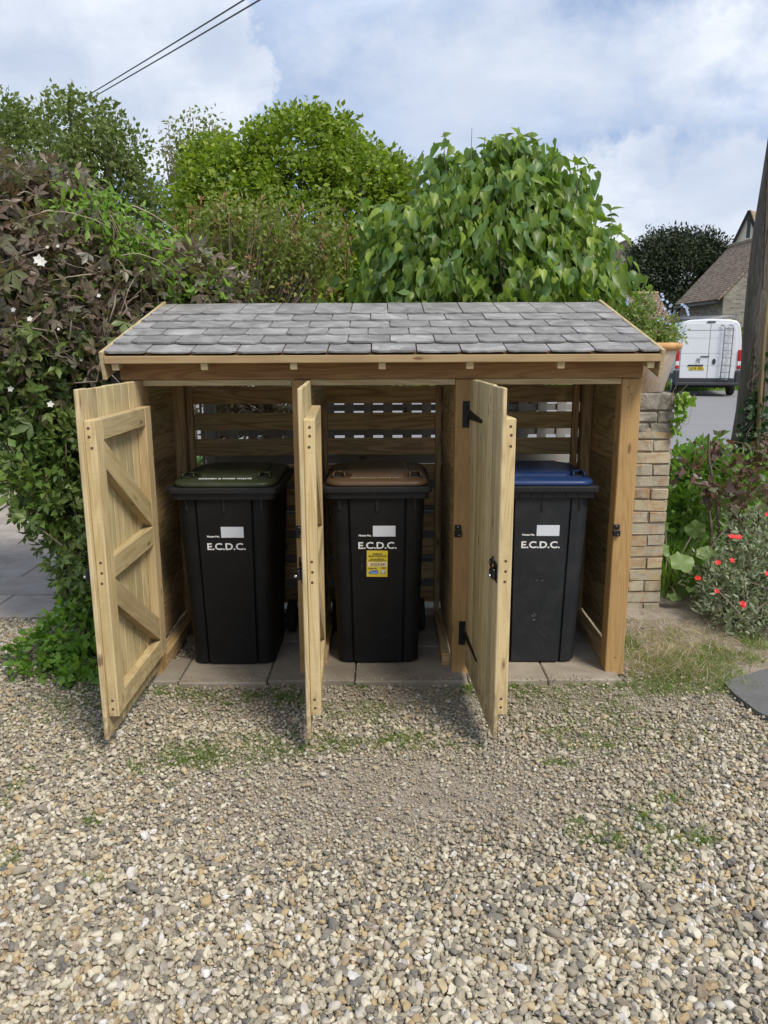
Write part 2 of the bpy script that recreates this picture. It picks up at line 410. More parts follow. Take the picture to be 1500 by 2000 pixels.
def m_ground():
    m, t = newmat('gritty_soil')
    n = t.noise(t.obj, 1.6, 6, 0.65); n2 = t.noise(t.obj, 30.0, 6, 0.75)
    vo = t.n.new('ShaderNodeTexVoronoi'); t.l.new(t.obj, vo.inputs['Vector']); vo.inputs['Scale'].default_value = 160.0
    gr = t.ramp(t.math('FRACT', t.math('MULTIPLY', t.n and vo.outputs['Color'], 1.0)), [(0.0, (0.22, 0.185, 0.15)), (0.5, (0.37, 0.325, 0.27)), (1.0, (0.52, 0.48, 0.42))])
    soil = t.ramp(n2, [(0.3, (0.15, 0.118, 0.088)), (0.7, (0.33, 0.27, 0.215))])
    c = t.mix(t.ramp(t.noise(t.obj, 9, 4, .6), [(0.42, 0.15), (0.6, 0.75)]), soil, gr)
    c = t.mix(t.ramp(n, [(0.35, 0.0), (0.7, 0.35)]), c, (0.33, 0.27, 0.215))
    t.l.new(c, t.p.inputs['Base Color']); t.p.inputs['Roughness'].default_value = 0.95
    h = t.math('ADD', t.math('MULTIPLY', vo.outputs['Distance'], -0.5), n2)
    t.l.new(t.bump(h, 0.7, 0.006), t.p.inputs['Normal'])
    return m
SOIL = m_ground()
def m_asphalt(name, a, b, sc=1.0):
    m, t = newmat(name)
    n = t.noise(t.obj, 0.6 * sc, 5, 0.6); n2 = t.noise(t.obj, 60.0, 5, 0.8)
    c = t.mix(t.math('MULTIPLY_ADD', n2, 1.2, -0.1, clamp=True), a, b)
    cr = t.noise(t.mapping(t.obj, (0.25, 1, 1)), 1.2, 6, 0.7, 1.0)
    c = t.mix(t.ramp(cr, [(0.485, 0), (0.5, 0.35), (0.515, 0)]), c, (0.06, 0.06, 0.06))
    c = t.mix(t.math('MULTIPLY', n, 0.3), c, b)
    t.l.new(c, t.p.inputs['Base Color']); t.p.inputs['Roughness'].default_value = 0.9
    t.l.new(t.bump(n2, 0.3, 0.004), t.p.inputs['Normal'])
    return m
ROAD = m_asphalt('worn_pale_asphalt', (0.15, 0.15, 0.152), (0.29, 0.286, 0.286))
MAT = m_asphalt('dark_worn_slab', (0.06, 0.06, 0.06), (0.18, 0.178, 0.172), 4)
def m_paver(name, ca, cb, cc):
    m, t = newmat(name)
    n = t.noise(t.obj, 3.0, 7, 0.7, 0.4); n2 = t.noise(t.obj, 45, 5, 0.75)
    c = t.ramp(n, [(0.3, ca), (0.5, cb), (0.7, cc)])
    c = t.mix(t.math('MULTIPLY', n2, 0.35), c, ca)
    hv = t.n.new('ShaderNodeHueSaturation'); t.l.new(c, hv.inputs['Color']); t.set(hv.inputs['Value'], t.math('MULTIPLY_ADD', t.isl, 0.3, 0.85))
    t.l.new(hv.outputs[0], t.p.inputs['Base Color']); t.p.inputs['Roughness'].default_value = 0.85
    t.l.new(t.bump(t.math('ADD', n, t.math('MULTIPLY', n2, 0.4)), 0.4, 0.006), t.p.inputs['Normal'])
    return m
PAVER = m_paver('sandstone_paving', (0.20, 0.165, 0.125), (0.31, 0.265, 0.205), (0.42, 0.37, 0.30))
PATIO = m_paver('grey_patio_paving', (0.24, 0.20, 0.165), (0.35, 0.30, 0.255), (0.44, 0.39, 0.34))
def m_grassbase(name, a, b):
    m, t = newmat(name)
    n = t.noise(t.obj, 2.0, 6, 0.7); n2 = t.noise(t.obj, 50, 5, 0.8)
    t.l.new(t.mix(t.math('MULTIPLY_ADD', n, 0.8, t.math('MULTIPLY', n2, 0.3), clamp=True), a, b), t.p.inputs['Base Color'])
    t.p.inputs['Roughness'].default_value = 1.0; t.l.new(t.bump(n2, 0.6, 0.02), t.p.inputs['Normal'])
    return m
LAWNB = m_grassbase('lawn_turf', (0.05, 0.09, 0.018), (0.12, 0.2, 0.04))
def m_brickwall(name, cols, mortar, bw=0.225, rh=0.075, ms=0.006, rough=0.9):
    m, t = newmat(name)
    b = t.n.new('ShaderNodeTexBrick'); t.l.new(t.uv, b.inputs['Vector'])
    b.inputs['Scale'].default_value = 1.0; b.inputs['Brick Width'].default_value = bw; b.inputs['Row Height'].default_value = rh
    b.inputs['Mortar Size'].default_value = ms; b.inputs['Color1'].default_value = (0, 0, 0, 1); b.inputs['Color2'].default_value = (1, 1, 1, 1)
    b.inputs['Mortar'].default_value = (0.5, 0.5, 0.5, 1)
    c = t.ramp(b.outputs['Color'], [(0.0, cols[0]), (0.5, cols[1]), (1.0, cols[2])])
    n = t.noise(t.uv, 2.0, 6, 0.7); c = t.mix(t.math('MULTIPLY', n, 0.5), c, cols[1])
    c = t.mix(b.outputs['Fac'], c, mortar)
    t.l.new(c, t.p.inputs['Base Color']); t.p.inputs['Roughness'].default_value = rough
    t.l.new(t.bump(t.math('SUBTRACT', 1.0, b.outputs['Fac']), 0.5, 0.02), t.p.inputs['Normal'])
    return m
STONEW = m_brickwall('grey_brown_brick_wall', ((0.13, 0.115, 0.09), (0.22, 0.195, 0.155), (0.36, 0.32, 0.26)), (0.27, 0.25, 0.21), 0.26, 0.09, 0.012)
TILES = m_brickwall('mottled_clay_roof_tiles', ((0.13, 0.085, 0.065), (0.27, 0.19, 0.13), (0.36, 0.28, 0.20)), (0.07, 0.055, 0.045), 0.2, 0.13, 0.018)
TILES2 = m_brickwall('pale_clay_roof_tiles', ((0.26, 0.18, 0.12), (0.38, 0.28, 0.18), (0.45, 0.36, 0.25)), (0.12, 0.09, 0.07), 0.2, 0.13, 0.018)
RENDER = plain('cream_render', (0.80, 0.72, 0.60), 0.9, var=0.06, scale=1)
def m_brick():
    m, t = newmat('buff_stock_brick')
    n = t.noise(t.obj, 9, 7, 0.7, 0.5); n2 = t.noise(t.obj, 55, 5, 0.75)
    c1 = t.ramp(t.isl, [(0.0, (0.36, 0.27, 0.14)), (0.25, (0.56, 0.46, 0.28)), (0.45, (0.42, 0.25, 0.12)), (0.6, (0.60, 0.52, 0.36)), (0.8, (0.50, 0.45, 0.34)), (1.0, (0.36, 0.33, 0.24))])
    c = t.mix(t.ramp(n, [(0.42, 0), (0.6, 0.85)]), c1, (0.44, 0.41, 0.33))
    c = t.mix(t.ramp(t.noise(t.obj, 14, 6, 0.7, 0.9), [(0.5, 0), (0.62, 0.6)]), c, (0.40, 0.20, 0.08))
    c = t.mix(t.ramp(t.noise(t.obj, 6, 6, 0.7, 0.9), [(0.52, 0), (0.66, 0.6)]), c, (0.16, 0.14, 0.10))
    c = t.mix(t.math('MULTIPLY', n2, 0.45), c, (0.22, 0.17, 0.11))
    t.l.new(c, t.p.inputs['Base Color']); t.p.inputs['Roughness'].default_value = 0.95
    t.l.new(t.bump(t.math('ADD', n, t.math('MULTIPLY', n2, 0.5)), 0.7, 0.008), t.p.inputs['Normal'])
    return m
BRICK = m_brick()
def m_oldstone():
    m, t = newmat('lichened_grey_brick')
    n = t.noise(t.obj, 11, 8, 0.75, 0.8); n2 = t.noise(t.obj, 70, 5, 0.75)
    c = t.ramp(n, [(0.32, (0.08, 0.07, 0.06)), (0.45, (0.20, 0.18, 0.15)), (0.56, (0.34, 0.31, 0.25)), (0.68, (0.50, 0.46, 0.38))])
    c = t.mix(t.math('MULTIPLY', n2, 0.4), c, (0.12, 0.11, 0.09))
    t.l.new(c, t.p.inputs['Base Color']); t.p.inputs['Roughness'].default_value = 0.95
    t.l.new(t.bump(n, 0.8, 0.01), t.p.inputs['Normal'])
    return m
OLDSTONE = m_oldstone()
MORTAR = plain('lime_mortar', (0.22, 0.175, 0.13), 0.95, bump=0.5, scale=20, var=0.3)
def m_terracotta():
    m, t = newmat('bloomed_terracotta')
    n = t.noise(t.mapping(t.obj, (6, 6, 2.5)), 1.6, 7, 0.7, 0.8)
    c = t.ramp(n, [(0.3, (0.45, 0.22, 0.11)), (0.40, (0.52, 0.36, 0.24)), (0.50, (0.58, 0.49, 0.41)), (0.7, (0.50, 0.44, 0.39))])
    t.l.new(c, t.p.inputs['Base Color']); t.p.inputs['Roughness'].default_value = 0.9
    t.l.new(t.bump(t.noise(t.obj, 40, 4, .6), 0.2, 0.004), t.p.inputs['Normal'])
    return m
TERRA = m_terracotta()
TERRARIM = plain('orange_terracotta_rim', (0.55, 0.31, 0.13), 0.85, var=0.2, scale=9, bump=0.2)
BARK = plain('grey_brown_bark', (0.11, 0.085, 0.065), 0.95, var=0.45, scale=14, bump=0.8)
TWIG = plain('pale_twig', (0.22, 0.17, 0.13), 0.9, var=0.3)
REDTWIG = plain('reddish_twig', (0.12, 0.05, 0.035), 0.9, var=0.3)
def m_pole():
    m, t = newmat('algae_stained_bark')
    w = t.noise(t.mapping(t.obj, (14, 14, 1.6)), 1.6, 8, 0.75, 1.6)
    c = t.ramp(w, [(0.3, (0.055, 0.045, 0.036)), (0.5, (0.14, 0.115, 0.095)), (0.7, (0.24, 0.205, 0.17))])
    sep = t.n.new('ShaderNodeSeparateXYZ'); t.l.new(t.obj, sep.inputs[0])
    g = t.math('MULTIPLY', t.ramp(t.math('ADD', sep.outputs[2], t.math('MULTIPLY', t.noise(t.obj, 1.5, 4, .6), 1.5)), [(0.75, 1.0), (1.0, 0.0)]), 0.7)
    lf = t.ramp(sep.outputs[0], [(0.0, 0.55), (0.02, 0.0)])
    n5 = t.ramp(t.noise(t.mapping(t.obj, (3, 3, .7)), 2.0, 4, .6), [(.5, 0), (.65, .6)])
    c = t.mix(t.math('MAXIMUM', g, t.math('MULTIPLY', n5, 0.6)), c, (0.085, 0.10, 0.03))
    t.l.new(c, t.p.inputs['Base Color']); t.p.inputs['Roughness'].default_value = 0.95
    t.l.new(t.bump(w, 1.0, 0.03), t.p.inputs['Normal'])
    return m
POLE = m_pole()
# ------------------------------------------------------------------ world
def make_world():
    w = bpy.data.worlds.new('World'); S.world = w; w.use_nodes = True
    t = NT(w.node_tree); t.n.clear()
    out = t.n.new('ShaderNodeOutputWorld')
    sky = t.n.new('ShaderNodeTexSky'); sky.sky_type = 'NISHITA'; sky.sun_disc = False
    sky.sun_elevation = R(SUN_EL); sky.sun_rotation = R(SUN_AZ); sky.air_density = 1.0; sky.dust_density = 1.5; sky.ozone_density = 1.5
    tc = t.n.new('ShaderNodeTexCoord'); d = tc.outputs['Generated']
    sep = t.n.new('ShaderNodeSeparateXYZ'); t.l.new(d, sep.inputs[0])
    zz = t.math('ADD', t.math('MAXIMUM', sep.outputs[2], 0.0), 0.22)
    cx = t.n.new('ShaderNodeCombineXYZ'); t.l.new(t.math('DIVIDE', sep.outputs[0], zz), cx.inputs[0]); t.l.new(t.math('DIVIDE', sep.outputs[1], zz), cx.inputs[1])
    pl = cx.outputs[0]
    hi = t.noise(t.mapping(pl, (1.0, 1.25, 1), (3.1, 0.4, 0)), 1.1, 9, 0.56, 0.35)
    lo = t.noise(t.mapping(pl, (1, 1, 1), (7.7, 2.3, 0)), 2.6, 10, 0.6, 0.2)
    veil = t.ramp(hi, [(0.38, 0.05), (0.49, 0.42), (0.60, 0.92)])
    def blob(u, v, rad, soft, wob=0.11, sx=1.0):
        a = ang(v); c0 = math.cos(R(PITCH)); 
        q = Vector(((u - 750) / F, 0, 0)); dy = 1 * math.cos(R(PITCH)) - (v - 1000) / F * math.sin(R(PITCH)); dz = -math.sin(R(PITCH)) - (v - 1000) / F * math.cos(R(PITCH))
        q.y = dy; q.z = dz; q.normalize()
        vm = t.n.new('ShaderNodeVectorMath'); vm.operation = 'SUBTRACT'; t.l.new(d, vm.inputs[0]); vm.inputs[1].default_value = q
        vs = t.n.new('ShaderNodeVectorMath'); vs.operation = 'MULTIPLY'; t.l.new(vm.outputs[0], vs.inputs[0]); vs.inputs[1].default_value = (1 / sx, 1, 1)
        ln = t.n.new('ShaderNodeVectorMath'); ln.operation = 'LENGTH'; t.l.new(vs.outputs[0], ln.inputs[0])
        dd = t.math('ADD', ln.outputs['Value'], t.math('MULTIPLY', t.math('SUBTRACT', t.noise(d, 11.0, 10, 0.62), 0.5), wob * 2))
        return t.ramp(t.math('DIVIDE', dd, rad), [(max(0, 1 - soft), 1.0), (1.0, 0.0)])
    cum = blob(130, 50, 0.150, 0.10, 0.09, 1.4)
    for b in ((385, 150, 0.075, 0.16, 0.07, 1.2), (190, 190, 0.085, 0.16, 0.07, 1.6), (1180, 370, 0.075, 0.3, 0.08, 1.5), (1440, 430, 0.10, 0.3, 0.09, 1.5), (1330, 440, 0.07, .4, .07, 1.5), (1050, 130, .10, .9, .1, 3.2), (1400, 90, .09, .8, .1, 2.4)):
        cum = t.math('MAXIMUM', cum, blob(*b))
    grey = blob(1400, 360, 0.09, 0.7, 0.05, 1.8)
    for b in ((60, 130, 0.10, 0.8, 0.09, 1.6), (250, 215, .06, .8, .06, 1.8), (900, 215, .12, .9, .08, 3.0), (440, 90, .05, .8, .04, 1.5), (1320, 330, .05, .6, .05, 2.5)): grey = t.math('MAXIMUM', grey, blob(*b))
    shade = t.ramp(lo, [(0.3, 0.0), (0.7, 1.0)])
    col_veil = t.mix(shade, (0.50, 0.61, 0.80), (0.78, 0.83, 0.92))
    col_cum = t.mix(shade, (0.55, 0.62, 0.73), (0.92, 0.94, 0.98))
    nish = t.n.new('ShaderNodeVectorMath'); nish.operation = 'SCALE'; t.l.new(sky.outputs[0], nish.inputs[0]); nish.inputs['Scale'].default_value = SKY_STR
    base = t.mix(0.45, nish.outputs[0], (0.33, 0.47, 0.78))
    c = t.mix(veil, base, col_veil)
    c = t.mix(t.math('MULTIPLY', cum, 0.9), c, col_cum)
    c = t.mix(t.math('MULTIPLY', grey, 0.65), c, (0.42, 0.50, 0.65))
    c = t.mix(t.ramp(sep.outputs[2], [(0.0, 0.55), (0.16, 0.0)]), c, (0.80, 0.84, 0.90))
    bg = t.n.new('ShaderNodeBackground'); t.l.new(c, bg.inputs[0]); bg.inputs[1].default_value = 1.0
    t.l.new(bg.outputs[0], out.inputs[0])
SUN_EL, SUN_AZ, SKY_STR = 52.0, 140.0, 0.10
make_world()
sd = bpy.data.lights.new('sun', 'SUN'); sd.energy = 3.0; sd.angle = R(20); sd.color = (1.0, 0.93, 0.82)
so = bpy.data.objects.new('sun', sd); COL.objects.link(so)
az = R(SUN_AZ); el = R(SUN_EL); sdir = Vector((math.sin(az) * math.cos(el), math.cos(az) * math.cos(el), math.sin(el)))
so.rotation_euler = sdir.to_track_quat('Z', 'Y').to_euler(); so.location = sdir * 20
S.view_settings.view_transform = 'Standard'; S.view_settings.look = 'None'; S.view_settings.exposure = 0.28; S.view_settings.gamma = 1.0
#PART2
# ------------------------------------------------------------------ the bin store
X3 = (1, 0, 0); Y3 = (0, 1, 0); Z3 = (0, 0, 1)
store = empty('bin_store', (0, 4.3, 0), 0, 'timber bin store with slate roof, three bays and three doors standing open', 'bin store')
SY = -4.3
def sbuild(mb, name, mat, lab=None, parent=store):
    o = mb.build(name, mat, parent)
    if parent is store: o.location = (0, SY, 0)
    if lab: o['label'] = lab
    return o
LX = (-1.290, -0.455, 0.360, 1.187)
for i, x in enumerate(LX):
    w = 0.09 if i < 3 else 0.098
    m = MB().box(x, x + w, 3.862, 3.957, 0.0, 1.578, 0.004)
    if i == 3:
        for zz, dx in ((1.535, 0.03), (1.50, 0.045), (0.10, .05)): m.tube([(x + dx, 3.8612, zz), (x + dx, 3.868, zz)], 0.004, 8, mi=1)
    sbuild(m, 'post', [POST, HOLE])
sbuild(MB().box(-1.305, 1.287, 3.866, 3.93, 1.581, 1.664, 0.003), 'front_beam', BEAM)
for a, b in ((-1.198, -0.457), (-0.363, 0.358), (0.452, 1.185)):
    sbuild(MB().box(a, b, 3.868, 3.90, 1.551, 1.579, 0.002), 'door_head_batten', PINE)
SL = math.atan2(0.286, 1.14); sl = Vector((0, math.cos(SL), math.sin(SL))); sn = Vector((0, -math.sin(SL), math.cos(SL)))
E0 = Vector((0, 3.72, 1.700))                                       # eave line, underside of slates
for x in (-1.275, -0.852, -0.427, -0.006, 0.412, 0.846, 1.272):
    c = Vector((x, 3.70, 1.618)) + sl * 0.60 + sn * 0.035
    sbuild(MB().obox(c + sl * 0.012, X3, sl, sn, (0.017, 0.59, 0.026), 0.002), 'rafter', PINE)
m = MB()
for k in range(8): m.obox(E0 + sl * (0.078 + k * 0.147) - sn * 0.010, X3, sl, sn, (1.308, 0.072, 0.008), 0.002)
sbuild(m, 'roof_boarding', BEAM)
sbuild(MB().box(-1.322, 1.315, 3.700, 3.719, 1.664, 1.700, 0.003), 'fascia', FASC)
for x in (-1.333, 1.322):
    c = E0 + sl * 0.575 - sn * 0.043
    sbuild(MB().obox(Vector((x, 0, 0)) + c, X3, sl, sn, (0.009, 0.596, 0.068), 0.002), 'barge_board', PINE)
# slates: six courses, each lapping the one below
m = MB(); g = random.Random(5)
exps = [0.0, 0.148, 0.308, 0.468, 0.636, 0.814]; 
for k, s0 in enumerate(exps):
    ln = 0.35 if k < 5 else 0.365; lift = 0.002
    off = (0.107 if k % 2 else 0.0) + g.uniform(-0.015, 0.015); x = -1.336 - off
    while x < 1.326:
        w = 0.213 + g.uniform(-0.007, 0.007); x0, x1 = max(x, -1.323), min(x + w - 0.0065, 1.312)
        if x1 - x0 > 0.03:
            d = g.uniform(-0.005, 0.005); tk = 0.0070 + g.uniform(0, 0.004); tl = g.uniform(0.004, 0.008)
            a = E0 + sl * (s0 - 0.012 + d)
            # ragged front edge
            n = 7; fr = [];
            for q in range(n + 1):
                fx = x0 + (x1 - x0) * q / n; e = g.uniform(-0.003, 0.003) + (0.014 if q in (0, n) else 0)
                fr.append(a + Vector((fx, 0, 0)) + sl * e + sn * (0.012 + lift + 0.008 * (k > 0)))
            bk = [E0 + sl * (s0 - 0.012 + ln) + Vector((xx, 0, 0)) + sn * 0.004 for xx in (x1, x0)]
            pts = fr + bk
            tw = g.uniform(-0.002, 0.002)
            pts = [p + sn * (tw * ((p.x - x0) / (x1 - x0) - 0.5)) for p in pts]
            m.prism(pts, sn * tk)
        x += w
sbuild(m, 'slate_roof', SLATE)
# back: posts, slats, plate
m = MB()
for z in (1.396, 1.235, 1.076, 0.915, 0.754, 0.593, 0.432, 0.271, 0.110):
    for a, b in ((-1.285, -0.41), (-0.408, 0.405), (0.407, 1.282)):
        dz = random.uniform(-0.003, 0.003); m.box(a, b, 4.752, 4.772, z + dz, z + dz + 0.104, 0.002)
sbuild(m, 'slatted_back', SLAT)
for x0, x1, y in ((-1.273, -1.205, 4.66), (-1.202, -1.166, 4.71), (-0.385, -0.346, 4.70), (0.318, 0.352, 4.70), (-0.50, -0.46, 4.70), (0.46, 0.50, 4.70), (1.157, 1.194, 4.71), (1.205, 1.262, 4.66)):
    sbuild(MB().box(x0, x1, y, 4.7505, 0.0, 1.86, 0.003), 'back_stud', SLAT)
sbuild(MB().box(-1.285, 1.282, 4.70, 4.75, 1.862, 1.905, 0.003), 'top_plate', BEAM)
def clad(x0, x1, name, top=1.66, lab=None):
    m = MB(); z = 0.095; g = random.Random(int(x0 * 100))
    while z < top:
        h = 0.145; m.box(x0, x1, 3.962, 4.751, z, min(z + h - 0.003, top), 0.002); z += h
    sbuild(m, name, SLAT, lab)
clad(-1.290, -1.270, 'side_wall', lab='left end wall of horizontal boards')
clad(1.264, 1.284, 'side_wall', lab='right end wall of horizontal boards')
clad(-0.385, -0.366, 'partition', 1.55); clad(0.362, 0.381, 'partition', 1.55)
for x0, x1 in ((-1.268, -1.20), (-0.364, -0.315), (0.315, 0.360), (1.20, 1.262)):
    sbuild(MB().box(x0, x1, 3.96, 4.655, 0.0, 0.085, 0.003), 'floor_rail', SLAT)
# latch keeps on posts
for x in (-0.438, 0.381, 1.200):
    m = MB().box(x - 0.017, x + 0.017, 3.853, 3.8615, 0.812, 0.836, 0.002).box(x - 0.019, x + 0.019, 3.842, 3.8615, 0.775, 0.808, 0.003)
    m.tube([(x, 3.8535, 0.828), (x, 3.8515, 0.828)], 0.003, 8, mi=1); m.tube([(x + .006, 3.8425, 0.785), (x + .006, 3.8405, 0.785)], 0.003, 8, mi=1)
    sbuild(m, 'latch_keeper', [BLACKIRON, STEEL])
DW = 0.80
def door(hx, deg, label, vis=True, seed=1):
    random.seed(seed)
    e = MB(); nb = 8; w = DW / nb; dz = [random.uniform(-0.002, 0.002) for _ in range(nb)]
    for k in range(nb): e.box(k * w + 0.0008, (k + 1) * w - 0.0008, -0.018, 0.0, 0.07 + dz[k], 1.58 + dz[k], 0.0035)
    d = e.build('door', PINE, store); d.location = (hx, 3.85 + SY, 0); d.rotation_euler.z = R(-deg); d['label'] = label
    f = MB(); y0, y1 = 0.0005, 0.046
    f.box(0.03, 0.118, y0, y1, 0.17, 1.457); f.box(0.682, 0.772, y0, y1, 0.17, 1.457)
    for z0, z1 in ((1.368, 1.456), (0.772, 0.866), (0.172, 0.262)): f.box(0.119, 0.681, y0, y1 - 0.001, z0, z1)
    for za, zb in ((1.366, 0.868), (0.770, 0.264)):
        h = 0.118; f.prism([(0.681, y0, za), (0.681, y0, za - h), (0.119, y0, zb), (0.119, y0, zb + h)], (0, y1 - 0.002 - y0, 0))
    for z in (1.425, 1.39, 1.345, 0.865, 0.82, 0.775, 0.245, 0.205):
        q = 0.022 + random.uniform(-.005, .005)
        f.tube([(0.7705, q, z), (0.7724, q, z)], 0.0064, 10, mi=1)
    f.build('door_brace', [PINE2, HOLE], d)
    for z in (1.405, 0.245):
        a = MB().prism([(0.008, -0.0185, z - 0.024), (0.36, -0.0185, z - 0.008), (0.372, -0.0185, z), (0.36, -0.0185, z + 0.008), (0.008, -0.0185, z + 0.024)], (0, -0.003, 0))
        a.tube([(0.0, -0.022, z - 0.04), (0.0, -0.022, z + 0.04)], 0.007, 10)
        for sx in (0.05, 0.15, 0.25, 0.33): a.tube([(sx, -0.0216, z), (sx, -0.0235, z)], 0.004, 8)
        a.build('hinge_strap', BLACKIRON, d)
        sbuild(MB().box(hx - 0.052, hx - 0.008, 3.856, 3.8612, z - 0.066, z + 0.066, 0.001), 'hinge_plate', BLACKIRON)
    l = MB()
    l.box(0.735, 0.797, -0.0225, -0.0186, 0.778, 0.858, 0.001); l.box(0.745, 0.79, -0.040, -0.0225, 0.79, 0.835, 0.004)
    for cz in (0.845, 0.80):
        pts = [(0.715 + 0.014 * math.cos(a_ * math.pi / 6), -0.032, cz + 0.014 * math.sin(a_ * math.pi / 6)) for a_ in range(13)]
        l.tube(pts, 0.0045, 6); l.tube([(0.715, -0.030, cz), (0.715, -0.0355, cz)], 0.006, 8, mi=1)
    l.tube([(0.715, -0.03, 0.823), (0.765, -0.03, 0.823)], 0.005, 6); l.tube([(0.75, -0.03, 0.85), (0.742, -0.03, 0.88)], 0.004, 6)
    l.tube([(0.775, -0.0405, 0.805), (0.775, -0.052, 0.805)], 0.007, 10, mi=1)
    l.build('ring_latch', [BLACKIRON, STEEL], d)
    return d
door(-1.198, 90.3, 'left bay door open with Z brace facing the middle', seed=3)
door(-0.358, 87.4, 'middle bay door open, seen almost edge on', seed=4)
door(0.447, 87.1, 'right bay door open, showing plain boards and black strap hinges', seed=5)
random.seed(9)
# ------------------------------------------------------------------ wheelie bins
def rrect(hw, y0, y1, r, z, n=5):
    pts = []
    for cx, cy, a0 in ((hw - r, y0 + r, -90), (hw - r, y1 - r, 0), (-hw + r, y1 - r, 90), (-hw + r, y0 + r, 180)):
        for k in range(n + 1):
            a = R(a0 + 90 * k / n); pts.append((cx + r * math.cos(a), cy + r * math.sin(a), z))
    return pts
def bin_body_loop(z):
    t = (z - 0.02) / 0.94; hw = 0.226 + 0.028 * t; y0 = 0.055 * (1 - t); y1 = 0.50 + 0.14 * t; r = 0.055
    loop = rrect(hw, y0 + 0.006, y1, r, z)
    # front panel with two grooves between the last and first corner points
    pw = 0.132 + 0.014 * t
    fr = [(-pw - 0.012, y0 + 0.006, z), (-pw - 0.008, y0 + 0.020, z), (-pw - 0.002, y0 + 0.020, z), (-pw + 0.002, y0, z), (pw - 0.002, y0, z), (pw + 0.002, y0 + 0.020, z), (pw + 0.008, y0 + 0.020, z), (pw + 0.012, y0 + 0.006, z)]
    return loop + fr
def front_y(z): return 0.055 * (1 - (z - 0.02) / 0.94)
def make_bin(x, y, rz, label, body_m, lid_m, lidname, sticker=False, lidtext=None, lidtext_m=None):
    b = empty('wheelie_bin', (x, y, 0.022), R(rz), label, 'wheelie bin', 'council wheelie bins in the store bays')
    zs = [0.0, 0.012, 0.05, 0.2, 0.4, 0.6, 0.8, 0.955]
    m = MB(); loops = []
    for i, z in enumerate(zs):
        lp = bin_body_loop(max(z, 0.02))
        if i == 0: lp = [(px * 0.93, 0.28 + (py - 0.28) * 0.93, 0.0) for px, py, pz in lp]
        else: lp = [(px, py, z) for px, py, pz in lp]
        loops.append(lp)
    m.loft(loops, sm=False)
    body = m.build('body', body_m, b)
    for p in body.data.polygons: p.use_smooth = False
    MB().box(-0.006, 0.006, 0.0 - 0.004, 0.01, 0.885, 0.957, 0.002).build('rib', RIMBLACK, b)
    for sx in (-1, 1): MB().box(sx * 0.20 - 0.006, sx * 0.20 + 0.006, 0.0, 0.03, 0.895, 0.957, 0.002).build('rib', RIMBLACK, b)
    m = MB()
    m.loft([rrect(0.268, -0.012, 0.645, 0.02, 0.9565, 3), rrect(0.272, -0.016, 0.65, 0.02, 0.960, 3), rrect(0.274, -0.018, 0.652, 0.02, 0.985, 3), rrect(0.274, -0.018, 0.652, 0.02, 0.990, 3),
            rrect(0.288, -0.030, 0.664, 0.022, 0.992, 3), rrect(0.291, -0.033, 0.667, 0.022, 0.996, 3), rrect(0.291, -0.033, 0.667, 0.022, 1.018, 3), rrect(0.286, -0.028, 0.662, 0.022, 1.0225, 3)], sm=False)
    for k in range(9): m.box(-0.245 + k * 0.061, -0.239 + k * 0.061, -0.022, -0.017, 0.962, 0.988, 0.001)
    m.tube([(-0.22, 0.70, 0.985), (0.22, 0.70, 0.985)], 0.013, 10)
    for sx in (-0.22, 0, 0.22): m.box(sx - 0.012, sx + 0.012, 0.655, 0.705, 0.972, 0.998, 0.002)
    m.build('rim', RIMBLACK, b)
    m = MB()
    m.loft([rrect(0.272, -0.014, 0.648, 0.085, 1.024, 7), rrect(0.275, -0.018, 0.652, 0.088, 1.028, 7), rrect(0.270, -0.013, 0.65, 0.085, 1.046, 7), rrect(0.258, 0.004, 0.645, 0.078, 1.051, 7),
            rrect(0.225, 0.05, 0.63, 0.06, 1.056, 7), rrect(0.12, 0.2, 0.60, 0.05, 1.062, 7)])
    lid = m.build('lid', lid_m, b, None); lid['label'] = lidname
    m = MB()
    def hexl(k, z, y0=0.10, y1=0.56): return [(-0.175 + k, y1 - k, z), (-0.185 + k, y0 + 0.07 + k * .3, z), (-0.135 + k, y0 + k, z), (0.135 - k, y0 + k, z), (0.185 - k, y0 + 0.07 + k * .3, z), (0.175 - k, y1 - k, z)]
    m.loft([hexl(-0.006, 1.050), hexl(0, 1.0665), hexl(0.012, 1.074), hexl(0.03, 1.076, y0=0.13)], sm=False)
    m.build('lid_panel', lid_m, lid)
    for sx in (-1, 1):
        m = MB(); a = sx * 0.205
        m.box(a - 0.034, a + 0.034, 0.10, 0.16, 1.050, 1.0595, 0.002, mi=1)  # black block paints in the shade inside the handle recess
        m.tube([(a - 0.030, 0.088, 1.052), (a - 0.030, 0.092, 1.075), (a - 0.022, 0.13, 1.080), (a - 0.024, 0.17, 1.062)], 0.006, 8)
        m.tube([(a + 0.030, 0.088, 1.052), (a + 0.030, 0.092, 1.075), (a + 0.022, 0.13, 1.080), (a + 0.024, 0.17, 1.062)], 0.006, 8)
        m.tube([(a - 0.03, 0.165, 1.073), (a + 0.03, 0.165, 1.073)], 0.007, 8)
        m.build('lid_handle', [lid_m, RUBBER_AND_SHADE], lid)
